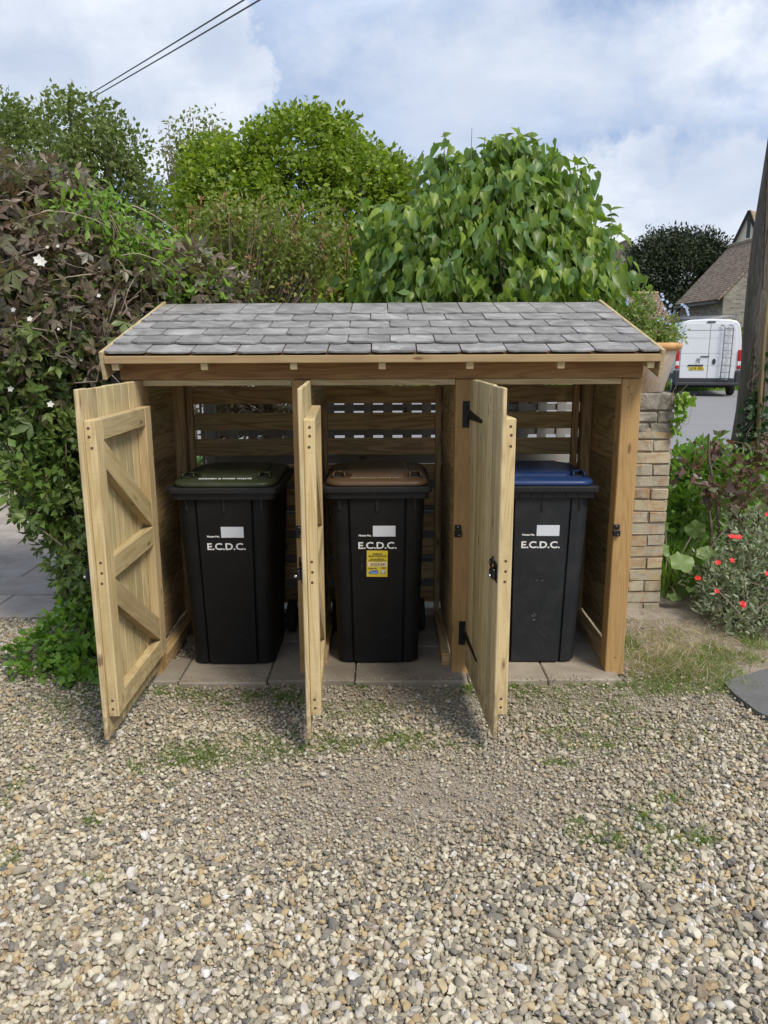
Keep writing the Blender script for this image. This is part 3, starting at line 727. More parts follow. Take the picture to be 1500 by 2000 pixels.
    for sx in (-1, 1):
        wx = sx * 0.262
        m = MB()
        def ring(r, xx): return [(xx, 0.585 + r * math.cos(2 * math.pi * k / 28), 0.10 + r * math.sin(2 * math.pi * k / 28)) for k in range(28)]
        L = [ring(0.07, wx - 0.024), ring(0.095, wx - 0.024), ring(0.1, wx - 0.016), ring(0.1, wx + 0.016), ring(0.095, wx + 0.024), ring(0.07, wx + 0.024), ring(0.066, wx + 0.012)]
        m.loft(L); w = m.build('wheel', RUBBER_AND_SHADE, b)
        MB().loft([ring(0.065, wx - 0.02), ring(0.066, wx + 0.014), ring(0.03, wx + 0.02), ring(0.012, wx + 0.026)]).build('hub', RIMBLACK, w)
    MB().tube([(-0.26, 0.585, 0.10), (0.26, 0.585, 0.10)], 0.01, 8).build('axle', STEEL, b)
    b.scale = (.985, .985, .985)
    tilt = math.atan2(0.055, 0.94)
    def fm(px, z, off=0.0012, ty=0): return Matrix.Translation((px, front_y(z) - off, z)) @ Matrix.Rotation(R(90) + tilt, 4, 'X') @ Matrix.Rotation(R(ty), 4, 'Z')
    def card(name, px, z, w, h, mat, off=0.0012, par=b, ty=0.0):
        mm = MB().box(-w / 2, w / 2, -h / 2, h / 2, -0.0006, 0.0006, 0.0002); o = mm.build(name, mat, par); o.data.transform(fm(px, z, off, ty)); return o
    card('address_label', 0.037, 0.776, 0.121, 0.060, LABEL)
    text('lettering', 'E.C.D.C.', 0.052, fm(0.0, 0.694), WHITE, b, 0.0013, width=0.206)
    text('lettering', 'House No.', 0.0135, fm(-0.066, 0.752), WHITE, b, 0.0006, width=0.068)
    if sticker:
        s = card('permit_sticker', -0.002, 0.592, 0.113, 0.150, YELLOW, ty=-1.0)
        card('date_band', 0.0, 0.589, 0.106, 0.026, CREAM, 0.0022, s)
        for st, sz, dz, wd in (('Additional', .012, .057, .050), ('Garden Waste Permit', .012, .045, .096), ('East Cambridgeshire', .008, .0275, .075), ('District Council garden waste service', .008, .018, .098), ('2023/24', .021, -.0035, .078), ('Licence No.', .010, -.026, .048), ('17262', .010, -.0245, .024)):
            px = {'Licence No.': -0.027, '17262': 0.031}.get(st, 0.0)
            text('lettering', st, sz, fm(px, 0.592 + dz, 0.0031), INK, s, 0.0003, width=wd)
        for dx, dz, w_, h_ in ((-0.022, -0.050, 0.05, 0.014), (-0.016, -0.043, 0.036, 0.012), (0.0295, -0.047, 0.021, 0.018)):
            card('logo', dx, 0.592 + dz, w_, h_, BLUEINK, 0.0026 + 0.0003 * w_ / .05, s)
        o = MB().prism([(-0.009, 0.009, 0), (0.009, 0.009, 0), (0.009, -0.002, 0), (0, -0.012, 0), (-0.009, -0.002, 0)], (0, 0, 0.0006)).build('logo', LABEL, s); o.data.transform(fm(0.0295, 0.546, 0.0037))
        text('lettering', 'recycle', 0.012, fm(-0.02, 0.541, 0.0036), LABEL, s, 0.0002, width=0.034)
    else: pass
    if lidtext:
        text('lid_lettering', lidtext, 0.030, Matrix.Translation((0.0, 0.062, 1.0572)) @ Matrix.Rotation(math.atan2(.005, .046), 4, 'X'), lidtext_m, lid, 0.0008 if lidtext_m is WHITE else 0.0, width=0.285)
    return b
make_bin.first = make_bin(-0.835, 3.915, -1.0, 'black wheelie bin with the green lid in the left bay', BINBLACK, LIDGREEN, 'moss green lid', lidtext='GARDEN & FOOD WASTE', lidtext_m=WHITE)
b2 = make_bin(-0.036, 3.925, 0.0, 'black wheelie bin with brown lid and yellow permit sticker in the middle bay', BINBLACK, LIDBROWN, 'dull brown lid', True, 'HOUSEHOLD WASTE ONLY', plain('faded_print', (0.42, 0.34, 0.26), .6))
b3 = make_bin(0.828, 3.925, -1.5, 'dark grey wheelie bin with the blue lid in the right bay', BINGREY, LIDBLUE, 'bright blue lid')
SCUFF, t_ = newmat('pale_scuff')
t_.set(t_.p.inputs['Base Color'], (.36, .37, .38, 1)); t_.p.inputs['Roughness'].default_value = .85
t_.l.new(t_.math('MULTIPLY', t_.ramp(t_.noise(t_.mapping(t_.obj, (90, 90, 130)), 1.0, 6, .75), [(.5, 0), (.62, .8)]), t_.ramp(t_.noise(t_.mapping(t_.obj, (1, 1, 1)), 40.0, 2, .5), [(.42, 0), (.55, 1)])), t_.p.inputs['Alpha'])
def scuffs(b, items, seed):
    g = random.Random(seed)
    for px, pz, w, h in items:
        pts = []
        for q in range(14):
            a = q * 2 * math.pi / 14; k = g.uniform(.6, 1.0); z = pz + h * k * math.sin(a); pts.append((px + w * k * math.cos(a), front_y(z) - 0.0009, z))
        m = MB(); m.poly(pts[::-1]); m.build('scuff_mark', SCUFF, b)
scuffs(b3, [(-0.005, 0.49, .045, .007), (-0.017, 0.285, .016, .045)], 2)
scuffs(b2, [(-0.085, 0.60, .0035, .055)], 3)
# ------------------------------------------------------------------ paving under the store
m = MB(); g = random.Random(2); 
for x0, x1, y0, y1 in ((-1.225, -1.09, 3.755, 4.06), (-1.085, -0.62, 3.75, 4.30), (-0.616, -0.16, 3.76, 4.30), (-0.156, 0.44, 3.752, 4.22), (0.444, 0.86, 3.76, 4.25), (0.864, 1.25, 3.765, 4.25), (-1.0, -0.62, 4.304, 4.9), (-0.616, -0.10, 4.304, 4.9), (-0.096, 0.44, 4.224, 4.9), (0.444, 1.0, 4.254, 4.9), (1.004, 1.25, 4.254, 4.9)):
    m.box(x0, x1 - .002, y0 + g.uniform(-.006, .006), y1, -0.03, 0.02 + g.uniform(-.002, .002), 0.006)
o = m.build('store_paving', PAVER); tag(o, kind='structure')
# ------------------------------------------------------------------ ground, road, patio, lawn
def sheet(name, pts, z, mat, kind='structure'):
    m = MB(); m.poly([(x, y, z) for x, y in pts]); o = m.build(name, mat); tag(o, kind=kind); return o
m = MB(); q = 900
m.poly([(-q, -q, -0.016), (q, -q, -0.016), (q, q, -0.016), (-q, q, -0.016)]); o = m.build('ground', SOIL); tag(o, kind='structure')
sheet('road', [(-60, 12.0), (2.2, 11.6), (4.0, 10.6), (9, 10.0), (60, 9.0), (60, 28.8), (-60, 29.3)], -0.006, ROAD)
sheet('verge', [(-80, 29.3), (60, 28.8), (80, 28.8), (80, 200), (-80, 200)], -0.004, LAWNB)
sheet('lawn', [(1.9, 6.4), (20, 5.6), (20, 9.5), (9, 9.85), (4.0, 10.3), (2.2, 10.8)], -0.003, LAWNB)
sheet('back_lawn', [(-30, 9.6), (-1.5, 9.2), (-1.5, 11.6), (-30, 11.9)], -0.002, LAWNB)
m = MB(); g = random.Random(4); y = 4.80
while y < 9.2:
    h = g.choice((0.45, 0.6, 0.6)); x = -1.75
    while x > -7:
        w = g.choice((0.6, 0.9, 0.45)); m.box(x - w, x - 0.007, y, y + h - 0.007, -0.03, 0.008 + g.uniform(-.002, .002), 0.005); x -= w
    y += h
o = m.build('patio', PATIO); tag(o, kind='structure')
# dark worn slab at the right edge
pts = [G(1412, 1340), G(1440, 1330), G(1500, 1312), (3.3, 4.0), (3.3, 3.25), G(1500, 1408), G(1478, 1398), G(1455, 1380), G(1432, 1362)]
m = MB(); m.prism([(x, y, -0.02) for x, y in pts], (0, 0, 0.034)); o = m.build('worn_slab', MAT); tag(o, 'dark grey worn slab lying flush in the gravel at the right edge', 'slab')
# low brick edging beyond the patio
m = MB()
for k in range(24): m.box(-8 + k * 0.23, -8 + k * 0.23 + 0.22, 9.25, 9.36, 0.0, 0.13, 0.006)
for k in range(24): m.box(-8 + k * 0.23 + .1, -8 + k * 0.23 + 0.32, 9.25, 9.36, 0.134, 0.22, 0.006)
tag(m.build('brick_edging', BRICK), 'low brick edging at the far side of the grey patio', 'edging')
# ------------------------------------------------------------------ gravel
def pebble_group():
    ng = bpy.data.node_groups.new('scatter_pebbles', 'GeometryNodeTree')
    ng.interface.new_socket('Geometry', in_out='INPUT', socket_type='NodeSocketGeometry'); ng.interface.new_socket('Geometry', in_out='OUTPUT', socket_type='NodeSocketGeometry')
    N = ng.nodes; L = ng.links
    gi = N.new('NodeGroupInput'); go = N.new('NodeGroupOutput')
    g2i = N.new('GeometryNodeGeometryToInstance')
    for k in range(7):
        ico = N.new('GeometryNodeMeshIcoSphere'); ico.inputs['Subdivisions'].default_value = 3 if k < 4 else 2; ico.inputs['Radius'].default_value = 1.0
        sp = N.new('GeometryNodeSetPosition'); nz = N.new('ShaderNodeTexNoise'); nz.noise_dimensions = '4D'
        nz.inputs['Scale'].default_value = 0.55 if k < 4 else 0.85; nz.inputs['W'].default_value = k * 3.7 + 1; nz.inputs['Detail'].default_value = 1.0
        sub = N.new('ShaderNodeVectorMath'); sub.operation = 'SUBTRACT'; sub.inputs[1].default_value = (.5, .5, .5)
        sc = N.new('ShaderNodeVectorMath'); sc.operation = 'SCALE'; sc.inputs['Scale'].default_value = 1.5 if k < 4 else 2.3
        L.new(nz.outputs['Color'], sub.inputs[0]); L.new(sub.outputs[0], sc.inputs[0]); L.new(sc.outputs[0], sp.inputs['Offset'])
        L.new(ico.outputs['Mesh'], sp.inputs['Geometry'])
        ss = N.new('GeometryNodeSetShadeSmooth'); ss.inputs['Shade Smooth'].default_value = k < 4
        L.new(sp.outputs[0], ss.inputs[0])
        sm = N.new('GeometryNodeSetMaterial'); sm.inputs['Material'].default_value = PEB; L.new(ss.outputs[0], sm.inputs[0]); L.new(sm.outputs[0], g2i.inputs[0])
    ip = N.new('GeometryNodeInstanceOnPoints'); ip.inputs['Pick Instance'].default_value = True
    m2p = N.new('GeometryNodeMeshToPoints'); L.new(gi.outputs[0], m2p.inputs['Mesh']); L.new(m2p.outputs[0], ip.inputs['Points']); L.new(g2i.outputs[0], ip.inputs['Instance'])
    for nm, ty, so in (('rot', 'FLOAT_VECTOR', 'Rotation'), ('scl', 'FLOAT_VECTOR', 'Scale'), ('idx', 'INT', 'Instance Index')):
        a = N.new('GeometryNodeInputNamedAttribute'); a.data_type = ty; a.inputs[0].default_value = nm
        L.new([s for s in a.outputs if s.enabled][0], ip.inputs[so])
    L.new(ip.outputs[0], go.inputs[0])
    return ng
def m_pebble():
    m, t = newmat('mixed_flint_pebbles')
    at_ = t.n.new('ShaderNodeAttribute'); at_.attribute_type = 'INSTANCER'; at_.attribute_name = 'tint'
    f = at_.outputs['Fac']
    c = t.ramp(f, [(0.0, (0.075, 0.08, 0.088)), (0.06, (0.12, 0.115, 0.11)), (0.13, (0.19, 0.17, 0.135)), (0.27, (0.30, 0.26, 0.19)), (0.42, (0.45, 0.395, 0.285)), (0.58, (0.60, 0.54, 0.405)), (0.70, (0.70, 0.64, 0.50)), (0.77, (0.54, 0.44, 0.27)), (0.84, (0.46, 0.32, 0.14)), (0.89, (0.28, 0.195, 0.12)), (0.93, (0.42, 0.37, 0.31)), (1.0, (0.76, 0.74, 0.70))])
    n = t.noise(t.obj, 1.8, 5, 0.65)
    w = t.n.new('ShaderNodeAttribute'); w.attribute_type = 'INSTANCER'; w.attribute_name = 'dirt'
    c = t.mix(t.math('MULTIPLY', t.ramp(n, [(0.4, 0), (0.65, 1)]), 0.3), c, (0.34, 0.29, 0.22))
    c = t.mix(w.outputs['Fac'], c, (0.315, 0.275, 0.20))
    t.l.new(c, t.p.inputs['Base Color']); t.p.inputs['Roughness'].default_value = 0.7; t.p.inputs['Specular IOR Level'].default_value = 0.3
    t.l.new(t.bump(t.noise(t.obj, 6.0, 4, .6), 0.15, 0.05), t.p.inputs['Normal'])
    return m
PEB = m_pebble(); PG = pebble_group()
def vnoise(x, y, s, seed=0):
    """cheap smooth value noise"""
    g = np.random.default_rng(seed); T = g.random((64, 64)); X = x * s; Yy = y * s
    xi = np.floor(X).astype(int); yi = np.floor(Yy).astype(int); fx = X - xi; fy = Yy - yi; fx = fx * fx * (3 - 2 * fx); fy = fy * fy * (3 - 2 * fy)
    a = T[xi % 64, yi % 64]; b = T[(xi + 1) % 64, yi % 64]; c = T[xi % 64, (yi + 1) % 64]; d = T[(xi + 1) % 64, (yi + 1) % 64]
    return (a * (1 - fx) + b * fx) * (1 - fy) + (c * (1 - fx) + d * fx) * fy
def fb(x, y, s, seed=0): return (vnoise(x, y, s, seed) + 0.5 * vnoise(x, y, s * 2.1, seed + 1) + 0.25 * vnoise(x, y, s * 4.3, seed + 2)) / 1.75
def dirtmask(x, y):
    d = np.exp(-(((x - 0.12) / 0.75) ** 2 + ((y - 2.75) / 0.36) ** 2)) * 0.68
    d += np.exp(-(((x - 0.1) / 1.2) ** 2 + ((y - 3.62) / 0.22) ** 2)) * 0.55
    d += np.exp(-(((x - 1.75) / 0.6) ** 2 + ((y - 4.5) / 0.6) ** 2)) * 1.3
    d += np.exp(-(((x - 2.4) / 0.9) ** 2 + ((y - 4.3) / 0.35) ** 2)) * 0.8
    return d
def inside(x, y):
    """the gravel's own outline"""
    ok = (y < 3.76) | (x < -1.22) | (x > 1.27)
    ok &= ~((x > 1.5) & (y > 4.75)) & ~((y > 4.80) & (x < -1.7)) & (y < 4.95)
    ok &= ~((x > -0.35) & (x < 1.27) & (y > 3.76))
    ok |= (x > -1.2) & (x < -1.0) & (y > 4.07) & (y < 4.8)
    sx = 1.98; ok &= ~((x > G(1412, 1340)[0] + 0.02 - (y - 3.4) * 0.0) & (y > G(1478, 1398)[1] + (G(1412, 1340)[1] - G(1478, 1398)[1]) * np.clip((2.35 - x) / 0.35, 0, 1)) & (y < 3.98))
    return ok
def gravel(name, sp, rmin, rmax, zoff, keep, seed, flat=0.62, region=(-3.6, 3.6, 0.9, 4.95), dirtb=0.0, label=None, free=False):
    g = np.random.default_rng(seed); x0, x1, y0, y1 = region
    gx, gy = np.meshgrid(np.arange(x0, x1, sp), np.arange(y0, y1, sp)); gx = gx + (np.arange(gx.shape[0]) % 2)[:, None] * sp / 2
    x = (gx + g.uniform(-.42, .42, gx.shape) * sp).ravel(); y = (gy + g.uniform(-.42, .42, gy.shape) * sp).ravel()
    k = (inside(x, y) | free) & (g.random(len(x)) < keep(x, y)); x = x[k]; y = y[k]; n = len(x)
    u = g.random(n); r = rmin + (rmax - rmin) * u ** 2.2
    dm = np.clip(dirtmask(x, y), 0, 1); r = r * (1 - 0.42 * np.clip(dm * 1.3, 0, 1)) * (0.78 + 0.26 * np.clip((3.1 - y) / 1.2, 0, 1)) * (0.8 + 0.4 * fb(x, y, 1.3, 21))
    me = bpy.data.meshes.new(name); me.vertices.add(n)
    co = np.stack([x, y, zoff + r * 0.35 + g.uniform(-.003, .004, n)], 1); me.vertices.foreach_set('co', co.astype(np.float32).ravel())
    rot = np.stack([g.normal(0, .28, n), g.normal(0, .28, n), g.uniform(0, 6.28, n)], 1)
    scl = np.stack([r * g.uniform(.85, 1.35, n), r * g.uniform(.7, 1.0, n), r * g.uniform(flat - .15, flat + .2, n)], 1)
    ti = g.random(n); big = fb(x, y, 1.1, 5); ti = np.clip(ti, 0, 1)
    for nm, ty, arr in (('rot', 'FLOAT_VECTOR', rot), ('scl', 'FLOAT_VECTOR', scl)):
        a = me.attributes.new(nm, ty, 'POINT'); a.data.foreach_set('vector', arr.astype(np.float32).ravel())
    a = me.attributes.new('tint', 'FLOAT', 'POINT'); a.data.foreach_set('value', ti.astype(np.float32))
    a = me.attributes.new('dirt', 'FLOAT', 'POINT'); a.data.foreach_set('value', np.clip(dirtb + 0.17 + 0.42 * dm + 0.5 * np.clip((y - 2.3) / 1.2, 0, 1) * fb(x, y, 5, 3) + 0.4 * (big - .45), 0, .8).astype(np.float32))
    a = me.attributes.new('idx', 'INT', 'POINT'); a.data.foreach_set('value', g.integers(0, 7, n).astype(np.int32))
    o = bpy.data.objects.new(name, me); COL.objects.link(o); md = o.modifiers.new('scatter', 'NODES'); md.node_group = PG
    tag(o, label, 'gravel', kind='stuff'); print(name, n)
cl = lambda a: np.clip(a, 0, 1)
gravel('gravel_grit', 0.0085, 0.0026, 0.0066, -0.013, lambda x, y: cl(0.45 + 0.6 * dirtmask(x, y)) * cl(0.45 + fb(x, y, 5, 9)), 1, dirtb=0.18, label='fine grit and small chips between the pebbles')
gravel('gravel_bed', 0.0150, 0.0065, 0.0115, -0.015, lambda x, y: cl(1.05 - 0.75 * dirtmask(x, y) * (0.6 + .8 * fb(x, y, 4, 2))), 2, dirtb=0.08, label='lower layer of mixed cream and grey gravel of the driveway')
gravel('gravel', 0.0195, 0.0080, 0.0160, -0.006, lambda x, y: cl((1.0 - .35 * cl((x - .4) / .6) * cl((y - 2.2) / .5) - 0.97 * dirtmask(x, y) * (0.6 + .8 * fb(x, y, 4, 2))) * (0.62 + 0.5 * fb(x, y, 2.2, 6)) * (1 - .35 * np.clip(y - 3.3, 0, 1))), 3, label='loose cream, grey and ochre flint pebbles covering the driveway')
gravel('gravel_large', 0.07, 0.014, 0.024, -0.004, lambda x, y: 0.34 * cl(1 - 0.5 * dirtmask(x, y)), 4, label='scattered larger pebbles on top of the gravel')
gravel('stray_gravel', 0.011, 0.003, 0.0085, 0.019, lambda x, y: 0.55 * cl(1.15 - (y - 3.76) / .05 * (.5 + 1.2 * fb(x, y, 3, 8))) * cl(fb(x, y, 6, 12) * 1.6) + .012, 6, region=(-1.21, 1.24, 3.765, 4.2), dirtb=.25, label='stray gravel kicked onto the front of the paving', free=True)
# ------------------------------------------------------------------ grass
def grassmat(n, a, b, c): return leafmat(n, a, b, c, trans=0.3, rough=0.55, clump=3.0)
GR = grassmat('weed_grass_blades', (0.08, 0.145, 0.025), (0.135, 0.23, 0.04), (0.26, 0.31, 0.10))
DRY = grassmat('dry_grass_blades', (0.33, 0.28, 0.19), (0.44, 0.39, 0.27), (0.16, 0.22, 0.06))
LAWN = grassmat('lawn_blades', (0.09, 0.20, 0.02), (0.16, 0.32, 0.035), (0.25, 0.40, 0.06))
def grass(name, X, Yy, hmin, hmax, mat, label, lean=0.5, z=-0.01, w=0.035, bend=.35):
    n = len(X); g = np.random.default_rng(n)
    D = np.stack([g.normal(0, lean, n), g.normal(0, lean, n), np.ones(n)], 1); N = rng.normal(size=(n, 3)); N[:, 2] *= .2
    o = cloud(name, np.stack([X, Yy, np.full(n, z)], 1), D, N, g.uniform(hmin, hmax, n), T_blade(w, bend), mat)
    return tag(o, label, 'grass', kind='stuff')
def patches(lst, dens, seed):
    g = np.random.default_rng(seed); xs = []; ys = []
    for u, v, ru, rv, k in lst:
        x, y = G(u, v); x1, _ = G(u + ru, v); _, y1 = G(u, v - rv); rx = abs(x1 - x); ry = abs(y1 - y); n = int(dens * k)
        nt = max(2, n // 9); tx = x + g.normal(0, rx * .6, nt); ty = y + g.normal(0, ry * .6, nt)
        i = g.integers(0, nt, n); xs.append(tx[i] + g.normal(0, .008, n)); ys.append(ty[i] + g.normal(0, .008, n))
    X = np.concatenate(xs); Y_ = np.concatenate(ys); k = (Y_ < 3.765) | (X > 1.29) | (X < -1.3); return X[k], Y_[k]
weeds = [(705, 1330, 22, 8, 1.3), (1110, 1325, 16, 8, 1.3), (1010, 1345, 25, 10, .7), (915, 1345, 14, 8, .8), (1220, 1335, 60, 12, 2.2), (1180, 1330, 30, 8, .8), (340, 1350, 40, 10, .8), (400, 1365, 50, 12, .7),
         (500, 1358, 40, 8, .8), (570, 1365, 25, 8, .7), (420, 1465, 90, 22, 2.0), (370, 1480, 40, 14, 1.3), (640, 1450, 60, 14, 1.5), (800, 1450, 70, 14, 1.0), (560, 1470, 30, 8, .4), (690, 1390, 60, 14, .7), (780, 1440, 30, 8, .7),
         (1060, 1420, 60, 18, .5), (1120, 1455, 60, 18, .45), (1100, 1490, 20, 6, .3), (1265, 1610, 22, 20, 1.0), (1205, 1645, 30, 12, .9), (1355, 1640, 40, 15, 1.0), (1150, 1610, 30, 18, .4), (1300, 1560, 25, 16, .5), (1280, 1680, 40, 15, .4), (1190, 1400, 90, 40, .8),
         (185, 1600, 14, 8, .35), (190, 1720, 14, 8, .25), (5, 1560, 10, 40, .5), (8, 1680, 10, 20, .4), (260, 1490, 20, 8, .3), (95, 1390, 90, 25, 1.2), (150, 1350, 50, 30, 2.0), (330, 1330, 20, 6, .4), (1330, 1440, 80, 30, .5)]
X, Y_ = patches([(a, b, c * 1.3, d * 1.3, e) for a, b, c, d, e in weeds], 430, 5)
g = np.random.default_rng(3); n = 9000; x2 = g.uniform(.3, 2.4, n); y2 = g.uniform(2.3, 3.7, n); k = g.random(n) < np.clip((fb(x2, y2, 3.0, 33) - .5) * 5, 0, 1); x3 = g.uniform(-1.4, 1.2, n); y3 = g.uniform(2.95, 3.74, n); k3 = g.random(n) < np.clip((fb(x3, y3, 3.5, 35) - .5) * 5, 0, 1)
X = np.concatenate([X, x2[k], x3[k3]]); Y_ = np.concatenate([Y_, y2[k], y3[k3]]); k = ~((X > 1.93) & (Y_ > 3.30)); X = X[k]; Y_ = Y_[k]
grass('weed_grass', X, Y_, 0.012, 0.048, GR, 'small green grass and weed tufts growing through the gravel', 1.2)
g = np.random.default_rng(8); n = 1500
X = np.concatenate([g.normal(1.72, .26, n), g.normal(1.55, .12, 600)]); Y_ = np.concatenate([g.normal(4.25, .22, n), g.normal(3.95, .1, 600)])
k = (X > 1.32) & (Y_ > 3.65) & (Y_ < 4.9)
grass('dry_grass', X[k], Y_[k], 0.03, 0.10, DRY, 'straw coloured dry grass beside the right hand post', 1.8, w=.032)
X = g.uniform(1.35, 2.3, 7000); Y_ = g.uniform(3.65, 4.5, 7000); k = (fb(X, Y_, 3, 4) > .46) & ~((X > 1.95) & (Y_ < 4.02))
grass('weed_patch', X[k], Y_[k], 0.02, 0.06, GR, 'thin green weeds at the front of the dry grass', .9)
n = 26000; X = g.uniform(2.0, 9, n); Y_ = 6.4 + 4.0 * g.random(n) ** 1.3
grass('lawn_grass', X, Y_, 0.04, 0.10, LAWN, 'bright lawn between the flower bed and the road', .5, z=-0.004, w=.06)
n = 6000; grass('verge_grass', g.uniform(6, 26, n), g.uniform(29.0, 34, n), 0.12, 0.3, LAWN, 'rough grass verge behind the white van', .5, z=-.004, w=.06)
n = 6000; grass('back_lawn_grass', g.uniform(-9, -1.6, n), g.uniform(9.5, 11.7, n), 0.05, 0.2, LAWN, 'bright grass beyond the brick edging', .5, z=-.002, w=.07)
# ------------------------------------------------------------------ brick pier and pot
pier = empty('brick_pier', (1.74, 5.1, 0), 0, 'weathered buff brick pier carrying the terracotta pot', 'brick pier')
g = random.Random(6)
def pb(m, x0, x1, y0, y1, z0, z1, bev=0.0035):
    j = lambda: g.uniform(-.003, .003); n0 = len(m.v); m.box(x0 + j(), x1 + j(), y0 + j(), y1 + j(), z0 + j() * .6, z1 + j() * .6, bev)
    for i in range(n0, len(m.v)): m.v[i] = tuple(c + g.uniform(-.0042, .0042) for c in m.v[i])
XL, XR, YF, YB = -0.095 - 0.20, 0.14, -0.13, 0.20
bm_ = MB(); z = -0.05; row = 0
while z < 1.17:
    h = 0.068
    if row % 2:
        cuts = [XL, XL + 0.105, XR - 0.228, XR]
    else: cuts = [XL, XR - 0.232, XR - 0.115, XR]
    for a, b in zip(cuts[:-1], cuts[1:]): pb(bm_, a, b - 0.010, YF, YF + .1, z, z + h)
    for a, b in ((YF + .11, YF + .21), (YF + .22, YB)): pb(bm_, XR - .11, XR - .010, a, b, z, z + h)
    z += 0.0795; row += 1
bm_.build('bricks', BRICK, pier)
tb = MB(); 
for z0, z1, cuts in ((1.176, 1.243, (XL, -.02, XR)), (1.250, 1.318, (XL, .03, XR)), (1.325, 1.436, (XL, XL + .2, XR))):
    for a, b in zip(cuts[:-1], cuts[1:]): pb(tb, a, b - 0.006, YF - .004, YB, z0, z1, 0.010)
tb.build('capping_stones', OLDSTONE, pier)
MB().box(XL + .01, XR - .018, YF + .010, YB - .02, -0.05, 1.43, 0.002).build('mortar_core', MORTAR, pier)
pot = MB().lathe([(0.01, 0.0), (0.135, 0.0), (0.140, 0.004), (0.205, 0.255), (0.208, 0.262)], (0, 0, 0), 40)
po = pot.build('plant_pot', TERRA); po.location = (1.70, 5.12, 1.440); tag(po, 'bloomed terracotta pot standing on the brick pier', 'plant pot')
MB().lathe([(0.200, 0.262), (0.212, 0.262), (0.228, 0.272), (0.236, 0.288), (0.234, 0.303), (0.222, 0.312), (0.19, 0.312), (0.185, 0.290), (0.01, 0.285)], (0, 0, 0), 40).build('rim', TERRARIM, po)
# ------------------------------------------------------------------ trellis fence behind
tr = empty('trellis_fence', (0.2, 5.0, 0), 0, 'weathered grey lattice fence behind the bin store, lower boards added to darken gaps', 'fence')
m = MB(); x = -1.30 - 0.032
while x < 1.36: m.box(x, x + 0.060, 0.0, 0.012, 1.06, 1.27 if x < -.72 else 1.47, 0.001); x += 0.1255
for z in (1.10, 1.187, 1.345, 1.45): m.box(-1.30 if z < 1.2 else -.66, 1.38, 0.013, 0.025, z - .018, z + 0.022, 0.001)
m.build('lattice', GREYW, tr)
m = MB(); z = 0.03
while z < 1.02: m.box(-1.30, 1.38, -0.005, 0.012, z, z + 0.103, 0.002); z += 0.106
m.build('gap_darkening_panel', GREYW, tr)  # solid lower boards added to keep the low slat gaps dark
for x in (-1.36, 1.385): MB().box(x, x + .07, -.02, .05, 0, 1.52, 0.003).build('fence_post', GREYW, tr)
tr.rotation_euler.z = R(0.6)
# ------------------------------------------------------------------ trees and shrubs
def ell(u, v, Y, ru, rv, ry=None):
    c = at(u, v, Y); rx = (at(u + ru, v, Y) - c).length; rz = (at(u, v - rv, Y) - c).length
    return (tuple(c), (rx, ry or rx, rz))
def leaves(name, P, O, size, tmpl, mat, parent, jit=0.7, down=0.0, flat=0.0, spread=0.25, out=1.0):
    n = len(P); D = O * out + rng.normal(size=(n, 3)) * jit; D[:, 2] -= down
    N = rng.normal(size=(n, 3)) * (1 - flat) + np.array([0, 0, 1.0]) * flat * 2 + O * 0.5
    Sz = size * np.clip(rng.normal(1, spread, n), .4, 1.7)
    return cloud(name, P, D, N, Sz, tmpl, mat, parent)
def tree(name, label, cat, base, ells, nc, per, crad, size, tmpl, mat, trunk=(0.12, BARK), nb=50, group=None, shell=.55, rough=.14, seed=1, jit=.7, down=0.0, flat=0.2, hubz=1.0, floor=None, bark=None):
    t = empty(name, base, 0, label, cat, group); b = Vector(base)
    P, O, C = crown(ells, nc, per, crad, shell, rough, seed)
    if floor is not None: k = P[:, 2] > floor; P = P[k]; O = O[k]; C = C[C[:, 2] > floor]
    P = P - np.array(base); C = C - np.array(base)
    leaves('foliage', P, O, size, tmpl, mat, t, jit, down, flat)
    tb = MB(); r = trunk[0]; hub = Vector((0, 0, hubz)); cc = Vector(tuple(C.mean(0)))
    top = hub.lerp(cc, .8)
    tb.tube([(0, 0, -0.05), (0.02, 0.01, hubz * .5), hub, hub.lerp(top, .5) + Vector((.05, .05, 0)) * r * 4, top], [r * 1.25, r, r * .85, r * .6, r * .3], 9)
    tb.build('trunk', trunk[1], t)
    bb = MB(); branches(bb, hub, C, r * .45, nb, max(.004, r * .03), seed=seed); bb.build('branches', bark or trunk[1], t)
    return t
HORN = leafmat('fresh_green_leaf', (0.075, 0.13, 0.016), (0.17, 0.26, 0.03), (0.30, 0.39, 0.055), trans=0.33, clump=1.6)
LILAC = leafmat('lilac_leaf', (0.07, 0.125, 0.02), (0.155, 0.25, 0.035), (0.29, 0.41, 0.07), trans=0.38, rough=0.38, back=(0.13, 0.22, 0.07), clump=1.5)
TREE2 = leafmat('mid_green_leaf', (0.085, 0.125, 0.035), (0.13, 0.18, 0.05), (0.18, 0.24, 0.07), trans=0.35, clump=.8)
BIRCHL = leafmat('pale_olive_leaf', (0.13, 0.16, 0.06), (0.18, 0.21, 0.09), (0.24, 0.26, 0.13), trans=0.4)
YEWM = leafmat('dark_yew_needle', (0.012, 0.022, 0.010), (0.024, 0.040, 0.014), (0.05, 0.065, 0.02), trans=0.1, rough=.6, clump=.5)
BRONZE = leafmat('bronze_purple_leaf', (0.13, 0.095, 0.07), (0.20, 0.155, 0.115), (0.12, 0.17, 0.055), trans=0.25, rough=.36, back=(0.16, 0.155, 0.12), clump=2.0)
CLEMG = leafmat('dark_green_climber_leaf', (0.06, 0.105, 0.025), (0.10, 0.16, 0.04), (0.16, 0.23, 0.06), trans=0.28, clump=2.0)
FRESH = leafmat('bright_young_leaf', (0.12, 0.26, 0.03), (0.18, 0.33, 0.05), (0.26, 0.40, 0.08), trans=0.4)
